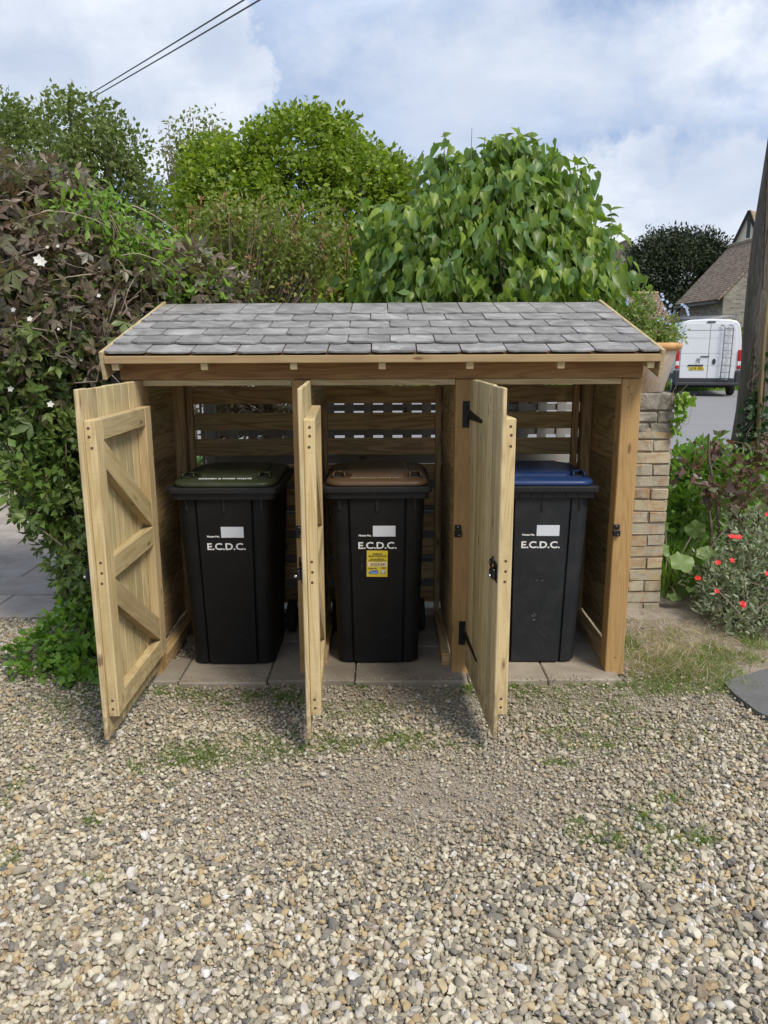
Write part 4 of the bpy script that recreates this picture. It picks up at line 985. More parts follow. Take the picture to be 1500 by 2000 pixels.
REDDISH = leafmat('red_tipped_leaf', (0.24, 0.20, 0.08), (0.30, 0.20, 0.10), (0.38, 0.19, 0.11), trans=0.35)
OLIVE = leafmat('small_olive_leaf', (0.10, 0.15, 0.03), (0.16, 0.225, 0.045), (0.26, 0.27, 0.08), trans=0.35)
SILVER = leafmat('silver_green_leaf', (0.15, 0.19, 0.11), (0.24, 0.29, 0.18), (0.36, 0.40, 0.28), trans=0.2)
ROSEL = leafmat('dark_red_rose_leaf', (0.08, 0.06, 0.05), (0.15, 0.085, 0.065), (0.10, 0.15, 0.06), trans=0.25, rough=.35)
PETAL = leafmat('white_petal', (0.7, 0.66, 0.6), (0.8, 0.78, 0.72), (0.85, 0.85, 0.8), trans=0.3)
ORANGEP = leafmat('orange_red_petal', (0.70, 0.045, 0.02), (0.80, 0.07, 0.03), (0.85, 0.12, 0.03), trans=0.3)
BLUEP = leafmat('pale_blue_petal', (0.25, 0.32, 0.62), (0.38, 0.46, 0.75), (0.55, 0.6, 0.8), trans=0.3)
# big round hornbeam
tree('hornbeam_tree', 'large rounded bright green tree rising behind the middle of the store', 'tree', (-0.95, 9.3, 0),
     [ell(600, 480, 9.2, 215, 190, 1.3), ell(590, 330, 9.2, 120, 105, 0.85), ell(470, 420, 9.0, 125, 120, .9), ell(700, 400, 9.0, 105, 115, .8), ell(640, 285, 9.2, 65, 60, .5), ell(560, 560, 8.6, 220, 110, 1.1), ell(430, 340, 9.2, 70, 60, .5), ell(765, 470, 9.0, 68, 120, .6), ell(600, 570, 8.7, 215, 60, 1.0), ell(770, 390, 9.0, 48, 70, .5), ell(500, 350, 9.1, 80, 75, .6)],
     3300, 20, .095, .060, T_oval(.36), HORN, (.12, BARK), 70, seed=2, shell=.72, rough=.06, jit=.8, flat=.45, floor=1.15, hubz=1.3)
# lilac with heart shaped leaves
lil = tree('lilac_bush', 'bushy shrub with large drooping heart-shaped leaves behind the right half of the store', 'shrub', (0.95, 6.0, 0),
     [ell(1000, 480, 5.9, 150, 150, .75), ell(1000, 385, 5.9, 85, 62, .45), ell(868, 345, 5.85, 18, 50, .12), ell(930, 330, 5.85, 20, 45, .14), ell(985, 318, 5.85, 22, 40, .14), ell(1048, 318, 5.85, 24, 42, .14), ell(1105, 375, 5.85, 24, 45, .14), ell(1180, 470, 5.85, 22, 35, .12), ell(715, 440, 5.8, 16, 35, .1), ell(860, 490, 5.8, 120, 105, .6), ell(1118, 530, 5.8, 68, 85, .5), ell(900, 410, 5.9, 50, 75, .4), ell(765, 510, 5.8, 52, 75, .45), ell(1085, 415, 5.9, 45, 55, .35), ell(960, 570, 5.6, 240, 60, .65), ell(1165, 560, 5.7, 48, 60, .35)],
     1150, 7, .10, .084, T_heart(), LILAC, (.05, BARK), 130, seed=4, shell=.45, rough=.22, jit=.5, down=1.9, flat=0.0, floor=1.25, hubz=.7)
# upright shoots of the lilac
P = []; D = []; sb = MB(); g = random.Random(12)
for u, v0, v1 in ((870, 400, 256), (925, 400, 250), (990, 360, 262), (950, 360, 268), (1050, 370, 275), (1125, 420, 312), (708, 500, 385), (1195, 480, 408), (815, 460, 330), (760, 480, 400), (1015, 350, 256), (895, 380, 300), (1040, 350, 262), (1080, 380, 288), (735, 500, 400), (850, 420, 320)):
    a = at(u + g.uniform(-8, 8), v0, 5.85); b = at(u, v1, 5.8 + g.uniform(-.1, .1)); b0 = Vector(lil.location)
    MB().tube([a - b0, a.lerp(b, .5) - b0 + Vector((g.uniform(-.02, .02), 0, 0)), b - b0], [.006, .004, .002], 5).build('shoot', TWIG, lil)
    k = 0; tt = .15
    while tt < 1.0:
        for s in (-1, 1):
            if u == 925 and tt > .3: continue
            P.append(a.lerp(b, tt) - b0); D.append((s * .8 + g.gauss(0, .3), g.gauss(0, .6), .25 - 1.1 * (1 - tt) if tt < .9 else .4)); k += 1
        tt += .13
P = np.array([tuple(p) for p in P]); D = np.array(D)
cloud('shoot_leaves', P, D, rng.normal(size=P.shape) + np.array([0, -.6, .6]), np.clip(rng.normal(.070, .018, len(P)), .035, .10), T_heart(), LILAC, lil)
# two trees at the left
tree('broadleaf_tree', 'tall airy tree at far left under the overhead cables, its trunk showing through', 'tree', (-5.3, 14, 0),
     [ell(175, 300, 14, 90, 80, 1.2), ell(195, 255, 14, 50, 55, .7), ell(240, 370, 14, 80, 100, 1.0), ell(130, 230, 14, 45, 45, .7), ell(250, 300, 14, 45, 60, .6), ell(230, 500, 14, 100, 110, 1.2), ell(120, 400, 14, 100, 110, 1.2), ell(310, 400, 14, 30, 40, .5), ell(165, 200, 14, 35, 22, .4), ell(310, 480, 14, 60, 90, .9)],
     760, 16, .15, .085, T_oval(.36), TREE2, (.13, BARK), 130, seed=7, shell=.3, rough=.22, jit=1.0, hubz=2.2)
tree('dense_tree', 'darker green tree cut off by the left edge of the view', 'tree', (-8.6, 16.5, 0),
     [ell(30, 290, 16, 75, 75, 1.3), ell(-40, 400, 16, 120, 140, 1.8), ell(20, 225, 16, 38, 32, .6), ell(60, 240, 16, 30, 28, .5)],
     620, 17, .2, .095, T_oval(.36), TREE2, (.16, BARK), 60, seed=9, shell=.45, rough=.2, jit=1.0, hubz=2.5)
tree('birch_tree', 'thin pale wispy tree beside the rounded green tree', 'tree', (-3.1, 12.5, 0),
     [ell(380, 275, 12.5, 42, 40, .5), ell(345, 310, 12.5, 24, 50, .4), ell(420, 270, 12.5, 32, 35, .4), ell(390, 360, 12.5, 60, 60, .7), ell(385, 235, 12.5, 15, 18, .2)],
     150, 12, .14, .07, T_oval(.3), BIRCHL, (.05, TWIG), 70, seed=5, shell=.2, rough=.3, jit=1.0, down=.4, hubz=3.0, bark=TWIG)
tree('yew_tree', 'broad dark yew standing between the far roofs behind the white van', 'tree', (15.4, 47, 0),
     [ell(1325, 540, 47, 88, 80, 3.0), ell(1300, 500, 47, 60, 42, 2.0), ell(1360, 500, 47, 55, 42, 2.0), ell(1270, 560, 46, 42, 60, 1.6), ell(1400, 530, 46, 25, 40, 1.0), ell(1325, 620, 45, 100, 50, 2.5), ell(1245, 570, 46, 15, 30, .6)],
     1700, 22, .40, .20, T_long(.2), YEWM, (.4, BARK), 40, seed=3, shell=.6, rough=.1, jit=.9, hubz=2.0)
# distant low hedge across the road
tree('roadside_hedge', 'dark clipped hedge standing beyond the verge at right', 'hedge', (19.5, 31, 0), [ell(1475, 710, 30, 26, 50, 1.0), ell(1455, 690, 31, 14, 36, .8), ell(1540, 700, 30, 60, 50, 1.2)], 200, 14, .22, .2, T_oval(.3), TREE2, (.08, BARK), 10, seed=31, hubz=.8)
tree('roadside_hedge', 'long dark hedge beyond the road, seen through the lattice', 'hedge', (-6, 33, 0), [((-26 + k * 4.5, 33, .9), (3.0, 1.3, 1.0)) for k in range(8)], 700, 12, .35, .34, T_oval(.35), TREE2, (.1, BARK), 10, seed=32, hubz=.8)
# red-tipped twiggy shrub in front of the round tree
tw = tree('twiggy_shrub', 'twiggy shrub with small olive leaves and reddish tips just behind the roof ridge', 'shrub', (-1.15, 5.7, 0),
     [ell(500, 500, 5.7, 130, 95, .35), ell(400, 520, 5.6, 90, 90, .35), ell(580, 520, 5.6, 80, 90, .3), ell(640, 490, 5.7, 38, 70, .22), ell(430, 430, 5.7, 50, 40, .25), ell(530, 440, 5.7, 45, 45, .25)],
     520, 13, .085, .040, T_oval(.26), OLIVE, (.03, TWIG), 150, seed=14, shell=.15, rough=.3, jit=1.1, hubz=1.1, floor=1.2, bark=TWIG)
P = []; O = []; sb = MB(); g = random.Random(3); b0 = Vector(tw.location)
for _ in range(48):
    u = g.uniform(340, 690); v = 400 + abs(u - 480) * .12 + g.uniform(-25, 150); a = at(u - g.uniform(-30, 30), v + g.uniform(60, 120), 5.6); b = at(u, v, 5.5 + g.uniform(-.2, .2))
    mid = a.lerp(b, .5) + Vector((g.gauss(0, .04), g.gauss(0, .04), .02)); sb.tube([a - b0, mid - b0, b - b0], [.0045, .003, .0015], 4, cap=False)
    for k in range(12):
        t_ = g.random() ** .6; P.append(tuple((a * (1 - t_) ** 2 + mid * 2 * t_ * (1 - t_) + b * t_ * t_) - b0)); O.append((g.gauss(0, 1), g.gauss(0, 1), .5 + g.random()))
sb.build('shoots', REDTWIG, tw); P = np.array(P); O = np.array(O)
cloud('shoot_leaves', P, O, rng.normal(size=P.shape), np.clip(rng.normal(.045, .012, len(P)), .02, .08), T_oval(.2), REDDISH, tw)
# climber on its frame at the left
def shrubcloud(name, label, cat, base, ells, nc, per, crad, size, tmpl, mat, seed, twigs=60, twm=TWIG, shell=.3, rough=.2, jit=.8, down=.3, flat=.1, cull=None, trr=.014, extra=None):
    t = empty(name, base, 0, label, cat); P, O, C = crown(ells, nc, per, crad, shell, rough, seed)
    if cull is not None: k = cull(P); P = P[k]; O = O[k]; C = C[cull(C)]
    P = P - np.array(base); C = C - np.array(base)
    leaves('foliage', P, O, size, tmpl, mat, t, jit, down, flat)
    g = random.Random(seed); m = MB(); ext = float((C.max(0) - C.min(0)).max()); tl_ = min(.45, ext * .3); kk = tl_ / .45
    for _ in range(twigs):
        a = Vector(C[g.randrange(len(C))]); j = min(range(0, len(C), max(1, len(C) // 60)), key=lambda q: abs((Vector(C[q]) - a).length - tl_)); b = Vector(C[j])
        mid = a.lerp(b, .5) + Vector((g.gauss(0, .08), g.gauss(0, .08), g.gauss(0.03, .08))) * kk; m.tube([a, a.lerp(mid, .6), mid, mid.lerp(b, .5), b], [.004 * (.4 + .6 * kk), .005 * (.4 + .6 * kk), .005 * (.4 + .6 * kk), .004 * (.4 + .6 * kk), .0025 * (.4 + .6 * kk)], 4, cap=False)
    for k in range(7):
        top = Vector(C[g.randrange(len(C))]); st = Vector((g.uniform(-.12, .12) * min(1, ext), g.uniform(-.05, .05) * min(1, ext), -.02)); m.tube([st, st.lerp(top, .3) + Vector((g.gauss(0, .05), g.gauss(0, .05), .1)), st.lerp(top, .7) + Vector((g.gauss(0, .05), 0, 0)), top], [trr, trr * .8, trr * .6, trr * .3], 6, cap=False)
    m.build('stems', twm, t)
    return t
nostore = lambda P: ~((P[:, 0] > -1.37) & (P[:, 1] < 4.98) & (P[:, 1] > 2.9) & (P[:, 2] < 2.02 + 0.0 * P[:, 0])) & (P[:, 2] > 0.0) & ~((P[:, 0] > -1.30) & (P[:, 1] > 4.5) & (P[:, 1] < 5.06) & (P[:, 2] < 1.5)) & ~((P[:, 0] > -1.28) & (P[:, 1] < 4.0))
cl1 = shrubcloud('climbing_shrub', 'dense bronze-leaved climber with white flowers filling the upper left beside the roof', 'climber', (-1.75, 4.75, 0),
     [ell(90, 530, 4.9, 145, 110, .38), ell(60, 430, 5.0, 110, 70, .34), ell(150, 620, 4.8, 120, 110, .34), ell(60, 700, 4.7, 110, 120, .34), ell(230, 540, 5.0, 110, 90, .3), ell(330, 540, 5.2, 90, 55, .26), ell(120, 375, 5.0, 50, 36, .22), ell(20, 600, 4.7, 90, 140, .36), ell(420, 570, 5.25, 70, 28, .2), ell(10, 380, 5.0, 60, 70, .3), ell(190, 690, 4.75, 60, 70, .25), ell(-120, 560, 5.0, 120, 160, .4), ((-.95, 5.35, 1.45), (.42, .16, .42))],
     1500, 7, .10, .076, T_tri(), BRONZE, 21, 420, shell=.35, down=.55, cull=nostore)
cl2 = shrubcloud('bramble_climber', 'dark green leafy climber hanging over the black frame left of the open door', 'climber', (-1.85, 4.55, 0),
     [ell(100, 790, 4.65, 100, 90, .26), ell(140, 900, 4.55, 80, 110, .25), ell(60, 880, 4.6, 60, 80, .25), ell(130, 1010, 4.5, 65, 80, .2), ell(150, 1110, 4.4, 40, 70, .17), ell(10, 780, 4.7, 60, 80, .3), ell(95, 960, 4.5, 70, 50, .2), ell(80, 690, 4.6, 110, 80, .24), ell(60, 600, 4.7, 90, 60, .2)],
     600, 7, .085, .068, T_tri(), CLEMG, 22, 70, shell=.2, down=.25, cull=lambda P: (P[:, 0] < -1.27) & (P[:, 2] > 0))
cloud('young_leaves', *(lambda P, O, C: (P[P[:, 0] < -1.3] - np.array((-1.85, 4.55, 0)), O[P[:, 0] < -1.3] + rng.normal(size=(int((P[:, 0] < -1.3).sum()), 3)) * .5, rng.normal(size=(int((P[:, 0] < -1.3).sum()), 3)) * .4 + np.array([0, -.5, .8]), np.full(int((P[:, 0] < -1.3).sum()), .07)))(*crown([ell(70, 920, 4.4, 70, 70, .18), ell(60, 850, 4.4, 50, 40, .12), ell(110, 1000, 4.35, 50, 40, .12)], 60, 3, .05, .3, .2, 5)), T_oval(.33), leafmat('yellow_green_leaf', (.10, .19, .03), (.14, .24, .05), (.18, .28, .07), .3), cl2)
cl3 = shrubcloud('jasmine_climber', 'fresh green young shoots climbing among the bronze leaves above the roof corner', 'climber', (-1.45, 4.95, 0),
     [ell(250, 500, 4.9, 110, 60, .2), ell(330, 590, 5.1, 110, 40, .2), ell(180, 420, 4.9, 70, 50, .2), ell(280, 640, 4.9, 30, 30, .12), ell(400, 560, 5.2, 80, 40, .2), ell(110, 570, 4.75, 60, 90, .15)],
     420, 6, .09, .058, T_oval(.2), FRESH, 25, 60, shell=.2, down=.5, cull=nostore)
m = MB(); g = random.Random(77); b0 = Vector(cl1.location)
for _ in range(44):                                                  # bare arching stems over the roof corner
    a = at(g.uniform(0, 300), g.uniform(380, 740), 4.7 + g.uniform(-.2, .2)); b = a + Vector((g.uniform(-.4, .45), g.uniform(-.1, .1), g.uniform(-.3, .15)))
    if b.x > -1.4 and b.z < 2.1: continue
    mid = a.lerp(b, .5) + Vector((0, -.05, g.uniform(-.02, .16))); m.tube([(a * (1 - q / 8) ** 2 + mid * 2 * (q / 8) * (1 - q / 8) + b * (q / 8) ** 2) - b0 + Vector((g.gauss(0, .003), 0, g.gauss(0, .003))) for q in range(9)], [.0036 - .0003 * q for q in range(9)], 5, cap=False)
m.build('bare_stems', plain('pale_bare_stem', (.42, .34, .25), .8, var=.2), cl1)
def flowers(name, fl, petals, tmpl, mat, par, off=0):
    A = [np.array(q) for q in fl]; i = 0
    for n in petals: cloud(name, A[0][i:i + n], A[1][i:i + n], A[2][i:i + n], A[3][i:i + n], tmpl, mat, par); i += n
def flower(mb_list, c, r, n, d):
    for k in range(n):
        a = 2 * math.pi * k / n + random.uniform(-.1, .1); X = Vector(d).orthogonal().normalized(); Y_ = Vector(d).cross(X)
        mb_list[0].append(tuple(c)); mb_list[1].append(tuple(X * math.cos(a) + Y_ * math.sin(a) + Vector(d) * .3)); mb_list[2].append(tuple(d)); mb_list[3].append(r)
fl = ([], [], [], [])
for u, v, Y, r in ((78, 505, 4.42, .034), (84, 510, 4.4, .031), (95, 480, 4.5, .012), (115, 478, 4.5, .012), (28, 602, 4.35, .016), (60, 620, 4.35, .018), (20, 600, 4.4, .012), (100, 787, 4.3, .022), (22, 757, 4.35, .02), (195, 575, 4.6, .014), (300, 620, 5, .012), (285, 455, 4.9, .014), (160, 700, 4.5, .012), (116, 640, 4.45, .01), (320, 580, 5.0, .012), (12, 690, 4.4, .012)):
    flower(fl, at(u, v, Y) - b0, r, 5, Vector((.1, -.9, .35)).normalized())
flowers('flower', fl, [5] * 16, T_oval(.42, .05, .1), PETAL, cl1)
# black frame that carries the climbers
fr = empty('climber_frame', (-1.8, 4.62, 0), 0, 'black timber frame holding up the climbers beside the patio', 'frame')
for x in (-.20, .22): MB().box(x - .03, x + .03, -.03, .03, 0, 1.6, .003).build('upright', BLACKIRON, fr)
for z in (1.1, 1.57): MB().box(-.30, .32, .032, .06, z - .02, z + .02, .002).build('rail', BLACKIRON, fr)
# low leafy weeds at the left foot
x, y = G(120, 1300)
lw = shrubcloud('ground_ivy', 'bright leafy low plant spreading at the foot of the climber', 'plant', (x, y + .15, 0),
     [((x, y + .22, .12), (.26, .22, .15)), ((x + .18, y + .02, .06), (.25, .22, .10)), ((x - .2, y + .1, .05), (.16, .2, .09)), ((x + .1, y + .42, .2), (.16, .16, .22)), ((x + .02, y - .12, .03), (.3, .14, .05))],
     420, 5, .035, .044, T_oval(.42), leafmat('fresh_weed_leaf', (.07, .17, .02), (.11, .23, .03), (.16, .30, .045), .35), 41, 20, shell=.4, down=-.2, flat=.6, trr=.004, cull=lambda P: (P[:, 2] > .0) & (P[:, 0] < -1.28))
# ------------------------------------------------------------------ right hand bed
x, y = 2.05, 5.35
bp = shrubcloud('leafy_border_plant', 'fresh green leafy plant behind the brick pier', 'plant', (2.3, 5.9, 0), [ell(1375, 905, 6.0, 55, 30, .35), ell(1350, 940, 5.8, 36, 62, .25), ell(1340, 1010, 5.6, 30, 60, .25), ell(1440, 925, 6.4, 50, 24, .3), ell(1380, 970, 5.9, 60, 60, .3)],
     340, 8, .08, .075, T_long(.22), leafmat('bed_leaf', (.07, .15, .02), (.11, .23, .03), (.18, .33, .05), .35), 51, 30, shell=.2, down=-.1, trr=.006, cull=lambda P: (P[:, 2] > 0) & ~((P[:, 0] < 1.92) & (P[:, 1] < 5.35)))
# tall grass-like leaves
g_ = np.random.default_rng(4); n = 900; gx = g_.uniform(1.95, 2.6, n); gy = g_.uniform(5.1, 6.2, n)
o = cloud('tall_grass', np.stack([gx, gy, np.zeros(n)], 1), np.stack([g_.normal(0, .35, n), g_.normal(-.1, .35, n), np.ones(n)], 1), rng.normal(size=(n, 3)), g_.uniform(.2, .45, n), T_blade(.013, .4), LAWN); tag(o, 'long grass blades growing in the bed beside the pier', 'grass', kind='stuff')
def bigleaf(name, label, base, specs, mat):
    t = empty(name, base, 0, label, 'plant'); P = []; D = []; N = []; Sz = []; m = MB()
    for u, v, Y, s, d, nn in specs:
        p = at(u, v, Y) - Vector(base); P.append(tuple(p)); D.append(d); N.append(nn); Sz.append(s)
        m.tube([(0, 0, 0), tuple(p * .5 + Vector((0, 0, .05))), tuple(p)], [.006, .005, .004], 5)
    v = [(0, 0, 0)] + [((.5 + .05 * math.cos(5 * a)) * math.sin(a) * .95, .42 - (.5 + .05 * math.cos(5 * a)) * math.cos(a), .07 * math.sin(5 * a) + .03) for a in [0.35 + k * (2 * math.pi - .7) / 17 for k in range(18)]] + [(0, .45, -.02)]
    f = [(19, 1 + k, 2 + k) for k in range(17)] + [(19, 0, 1), (19, 18, 0)]
    for q in range(len(P)): cloud('leaf', np.array(P[q:q + 1]), np.array(D[q:q + 1], float), np.array(N[q:q + 1], float), np.array(Sz[q:q + 1]), (np.array(v), f), mat, t)
    m.build('leaf_stems', TWIG, t)
    return t
HOLLY = leafmat('hollyhock_leaf', (.11, .20, .055), (.15, .25, .07), (.19, .28, .10), .3, clump=4)
bigleaf('hollyhock_plant', 'plant with big round crinkled leaves at the foot of the brick pier', (2.02, 5.25, 0),
        [(1330, 1085, 5.0, .17, (-.2, -.7, -.5), (0, -.6, .8)), (1365, 1075, 5.05, .16, (.5, -.5, -.4), (.1, -.6, .8)), (1305, 1075, 5.15, .12, (-.7, -.3, .1), (0, -.7, .6)), (1350, 1050, 5.2, .14, (.2, -.2, .6), (0, -.8, .5)), (1320, 1165, 5.0, .10, (-.6, -.6, -.1), (0, -.3, .9)),
         (1400, 1010, 5.5, .20, (.3, -.3, .8), (.1, -.9, .4)), (1300, 1040, 5.3, .1, (-.5, -.2, .6), (0, -.9, .3)), (1385, 1110, 5.0, .12, (.6, -.4, -.3), (.1, -.5, .8)), (1345, 1150, 4.95, .09, (.1, -.8, -.1), (0, -.3, .9)), (1415, 1060, 5.3, .13, (.7, -.3, 0), (0, -.7, .7))], HOLLY)
rs = shrubcloud('rose_bush', 'rose bush with dark red leaves and bare thorny stems in front of the pole', 'shrub', (2.42, 5.3, 0), [ell(1400, 870, 5.3, 30, 22, .12), ell(1440, 950, 5.2, 28, 30, .14), ell(1485, 900, 5.3, 35, 35, .16), ell(1350, 915, 5.2, 25, 12, .1), ell(1470, 1000, 5.1, 35, 30, .12), ell(1400, 960, 5.2, 35, 20, .12), ell(1510, 950, 5.3, 40, 50, .2)],
     110, 4, .06, .062, T_oval(.33), ROSEL, 61, 14, REDTWIG, shell=.1, down=.3, trr=.008)
m = MB(); b0 = Vector(rs.location)
for pts in (((1420, 1090, 5.1), (1425, 1020, 5.15), (1440, 1000, 5.15), (1470, 965, 5.2), (1500, 940, 5.2)), ((1385, 1090, 5.1), (1390, 1040, 5.1), (1385, 1000, 5.1)), ((1405, 1060, 5.2), (1400, 980, 5.2), (1385, 900, 5.2), (1385, 850, 5.25)), ((1350, 945, 5.2), (1380, 950, 5.2), (1405, 960, 5.2)), ((1430, 1000, 5.2), (1440, 960, 5.2), (1438, 940, 5.2))):
    m.tube([at(*p) - b0 for p in pts], [.013 - .0022 * k for k in range(len(pts))], 7, cap=False)
m.build('thorny_stems', BARK, rs)
gc = shrubcloud('silver_ground_cover', 'low silvery-leaved spreading plant with orange-red flowers at the right edge', 'plant', (2.4, 4.7, 0),
     [ell(1440, 1160, 4.75, 75, 55, .3), ell(1480, 1070, 5.0, 70, 60, .35), ell(1490, 1220, 4.55, 70, 40, .25), ell(1400, 1130, 4.9, 40, 45, .2), ell(1560, 1140, 4.8, 90, 90, .5), ell(1420, 1210, 4.6, 40, 30, .2)],
     1300, 8, .05, .042, T_long(.16, .05, .1), SILVER, 71, 60, shell=.4, down=-.35, trr=.004, cull=lambda P: P[:, 2] > 0)
fl = ([], [], [], []); b0 = Vector(gc.location)
for u, v, Y, n_ in ((1430, 1050, 4.6, 2), (1440, 1052, 4.6, 2), (1403, 1103, 4.6, 2), (1432, 1096, 4.5, 2), (1361, 1133, 4.6, 2), (1453, 1183, 4.35, 2), (1450, 1186, 4.35, 1), (1396, 1160, 4.5, 1), (1497, 1125, 4.5, 1), (1500, 1010, 4.8, 1)):
    for _ in range(n_): flower(fl, at(u + random.uniform(-4, 4), v + random.uniform(-3, 3), Y) - b0, .019, 5, Vector((random.uniform(-.4, .3), -.7, .6)).normalized())
flowers('flower', fl, [5] * (len(fl[0]) // 5), T_oval(.4, .05, .1), ORANGEP, gc)
# planting in the pot
pp = shrubcloud('potted_plant', 'bushy plant with pale blue flowers growing in the terracotta pot', 'plant', (1.70, 5.12, 1.73), [ell(1265, 650, 5.12, 60, 32, .2), ell(1300, 655, 5.12, 32, 25, .16), ell(1260, 600, 5.12, 14, 36, .06), ell(1235, 625, 5.12, 32, 30, .12), ell(1255, 575, 5.12, 12, 14, .05)],
     300, 9, .035, .024, T_oval(.28), leafmat('pot_plant_leaf', (.12, .19, .04), (.17, .26, .06), (.24, .33, .10), .35), 81, 40, shell=.15, down=-.3, trr=.003, cull=lambda P: P[:, 2] > 1.74)
fl = ([], [], [], []); b0 = Vector(pp.location); m = MB()
for u, v in ((1297, 578), (1295, 588), (1305, 592), (1308, 600), (1310, 612), (1300, 605), (1340, 603), (1344, 607), (1343, 612), (1338, 600), (1225, 590), (1228, 596), (1295, 628), (1302, 632), (1288, 625), (1310, 640), (1322, 637), (1330, 640), (1338, 648), (1332, 655), (1325, 650), (1300, 648), (1315, 655)):
    p = at(u, v, 5.1) - b0
    for _ in range(2): flower(fl, p + Vector((random.gauss(0, .006), random.gauss(0, .006), random.gauss(0, .006))), .012, 5, Vector((random.uniform(-.5, .5), -.8, .3)).normalized())
    m.tube([(random.uniform(-.05, .1), 0, .02), tuple(p * .6 + Vector((.01, 0, 0))), tuple(p)], [.002, .0015, .001], 4, cap=False)
flowers('flower', fl, [5] * (len(fl[0]) // 5), T_oval(.42, .05, .1), BLUEP, pp); m.build('flower_stems', REDTWIG, pp)
iv = shrubcloud('ivy_sprig', 'small ivy sprig hanging down the right edge of the pier', 'plant', (1.90, 5.0, 1.42), [ell(1332, 800, 4.95, 8, 25, .03), ell(1322, 830, 4.95, 5, 22, .02), ell(1328, 778, 4.95, 9, 8, .03)], 22, 3, .02, .045, T_tri(.8, .3, .8), FRESH, 91, 8, shell=.1, down=.9, trr=.002)
# ------------------------------------------------------------------ pole, stake, ivy, cables
pl_ = MB(); pr = random.Random(2)
pl_.tube([(0.02 * math.sin(k * .9) + .008 * k, 0.015 * math.cos(k), k * .5) for k in range(19)], [.200 - .0062 * k + pr.uniform(-.006, .006) for k in range(19)], 22)
po_ = pl_.build('telegraph_pole', POLE); po_.location = (4.27, 9.0, -.02); tag(po_, 'thick bark-textured pole with green algae at the right edge of the view', 'pole')
m = MB(); 
for k in range(16):                                                  # dried ivy stems gripping the pole
    a0 = pr.uniform(-2.6, -.6); z0 = pr.uniform(0.6, 3.5); L_ = pr.uniform(.8, 2.4); tw_ = pr.uniform(-.7, .7)
    m.tube([((.206 - .0062 * (z0 + L_ * t_ / 9) * 2) * math.cos(a0 + tw_ * t_ / 9 + pr.gauss(0, .04)) + .016 * (z0 + L_ * t_ / 9), (.206 - .0062 * (z0 + L_ * t_ / 9) * 2) * math.sin(a0 + tw_ * t_ / 9), z0 + L_ * t_ / 9) for t_ in range(10)], [.011 - .0008 * t_ for t_ in range(10)], 5, cap=False)
m.build('dead_ivy_stems', BARK, po_)
st = MB().tube([at(1478, 900, 8.6), at(1486, 770, 8.6), at(1493, 670, 8.6), at(1506, 560, 8.6)], [.026, .024, .022, .02], 9)
o = st.build('dead_stem', wood('ochre_dead_wood', (.20, .15, .07), (.11, .08, .04))); tag(o, 'slim ochre bare stem standing against the thick pole', 'stem')
shrubcloud('pole_ivy', 'dark ivy climbing the foot of the pole', 'climber', (4.45, 8.75, 0), [ell(1475, 850, 8.7, 22, 60, .14), ell(1460, 900, 8.7, 40, 40, .2), ell(1490, 720, 8.7, 10, 25, .08), ell(1480, 790, 8.7, 12, 40, .1), ell(1500, 920, 8.6, 50, 40, .25)],
     230, 5, .07, .062, T_tri(.7, .32, .7), leafmat('ivy_leaf', (.025, .055, .02), (.045, .085, .03), (.09, .13, .06), .15, rough=.35), 95, 12, shell=.1, down=.6, trr=.006)
WIREM = plain('dark_cable', (.05, .05, .055), .6, var=0)
for (a, b, lab) in (((75, 240, 45), (455, 0, 24), 'upper of the two thin overhead cables crossing the sky at top left'), ((82, 243, 45), (484, 0, 23), 'lower thin overhead cable, running just below its twin at top left')):
    A = at(*a); B = at(*b); A2 = A + (A - B) * .25; B2 = B + (B - A) * 1.2; pts = []
    for k in range(25):
        t_ = k / 24; p = A2.lerp(B2, t_); p.z -= .18 * math.sin(math.pi * t_); pts.append(p)
    o = MB().tube(pts, .022, 5).build('overhead_cable', WIREM); tag(o, lab, 'cable')
# ------------------------------------------------------------------ houses
def quad(m, a, b, c, d, mi=0):
    a, b, c, d = map(Vector, (a, b, c, d)); u = (b - a).normalized(); n = u.cross(d - a).normalized(); w = n.cross(u)
    i = len(m.v); m.v += [tuple(p) for p in (a, b, c, d)]; m.face((i, i + 1, i + 2, i + 3), [((p - a).dot(u), (p - a).dot(w)) for p in (a, b, c, d)], mi)
def slab(m, a, b, c, d, th, mi=0):
    a, b, c, d = map(Vector, (a, b, c, d)); n = (b - a).cross(d - a).normalized()
    if n.z < 0: n = -n
    o = n * th; quad(m, a + o, b + o, c + o, d + o, mi)
    quad(m, a, b, c, d, mi)
    for p, q in ((a, b), (b, c), (c, d), (d, a)): quad(m, p, q, q + o, p + o, mi)
h1 = empty('stone_house', (16.6, 36.5, 0), 0, 'grey brick house with mottled clay tile roof behind the white van', 'house')
def hl(x, y, z): return Vector((x - 16.6, y - 36.5, z))
XW, XR_, YN, YF_, EV, RG = 14.55, 16.75, 34.0, 38.8, 3.75, 6.15
m = MB(); quad(m, hl(XW, YF_, 0), hl(XW, YN, 0), hl(XW, YN, EV), hl(XW, YF_, EV)); quad(m, hl(XW, YN, 0), hl(18.95, YN, 0), hl(18.95, YN, EV), hl(XW, YN, EV))
i = len(m.v); m.v += [tuple(hl(XW, YN, EV)), tuple(hl(18.95, YN, EV)), tuple(hl(XR_, YN, RG))]; m.face((i, i + 1, i + 2), [(0, EV), (4.4, EV), (2.2, RG)])
quad(m, hl(18.95, YN, 0), hl(18.95, YF_, 0), hl(18.95, YF_, EV), hl(18.95, YN, EV)); quad(m, hl(18.95, YF_, 0), hl(XW, YF_, 0), hl(XW, YF_, EV), hl(18.95, YF_, EV))
m.build('wall', STONEW, h1)
m = MB(); dx = .22; sl1 = (RG - EV) / (XR_ - XW)
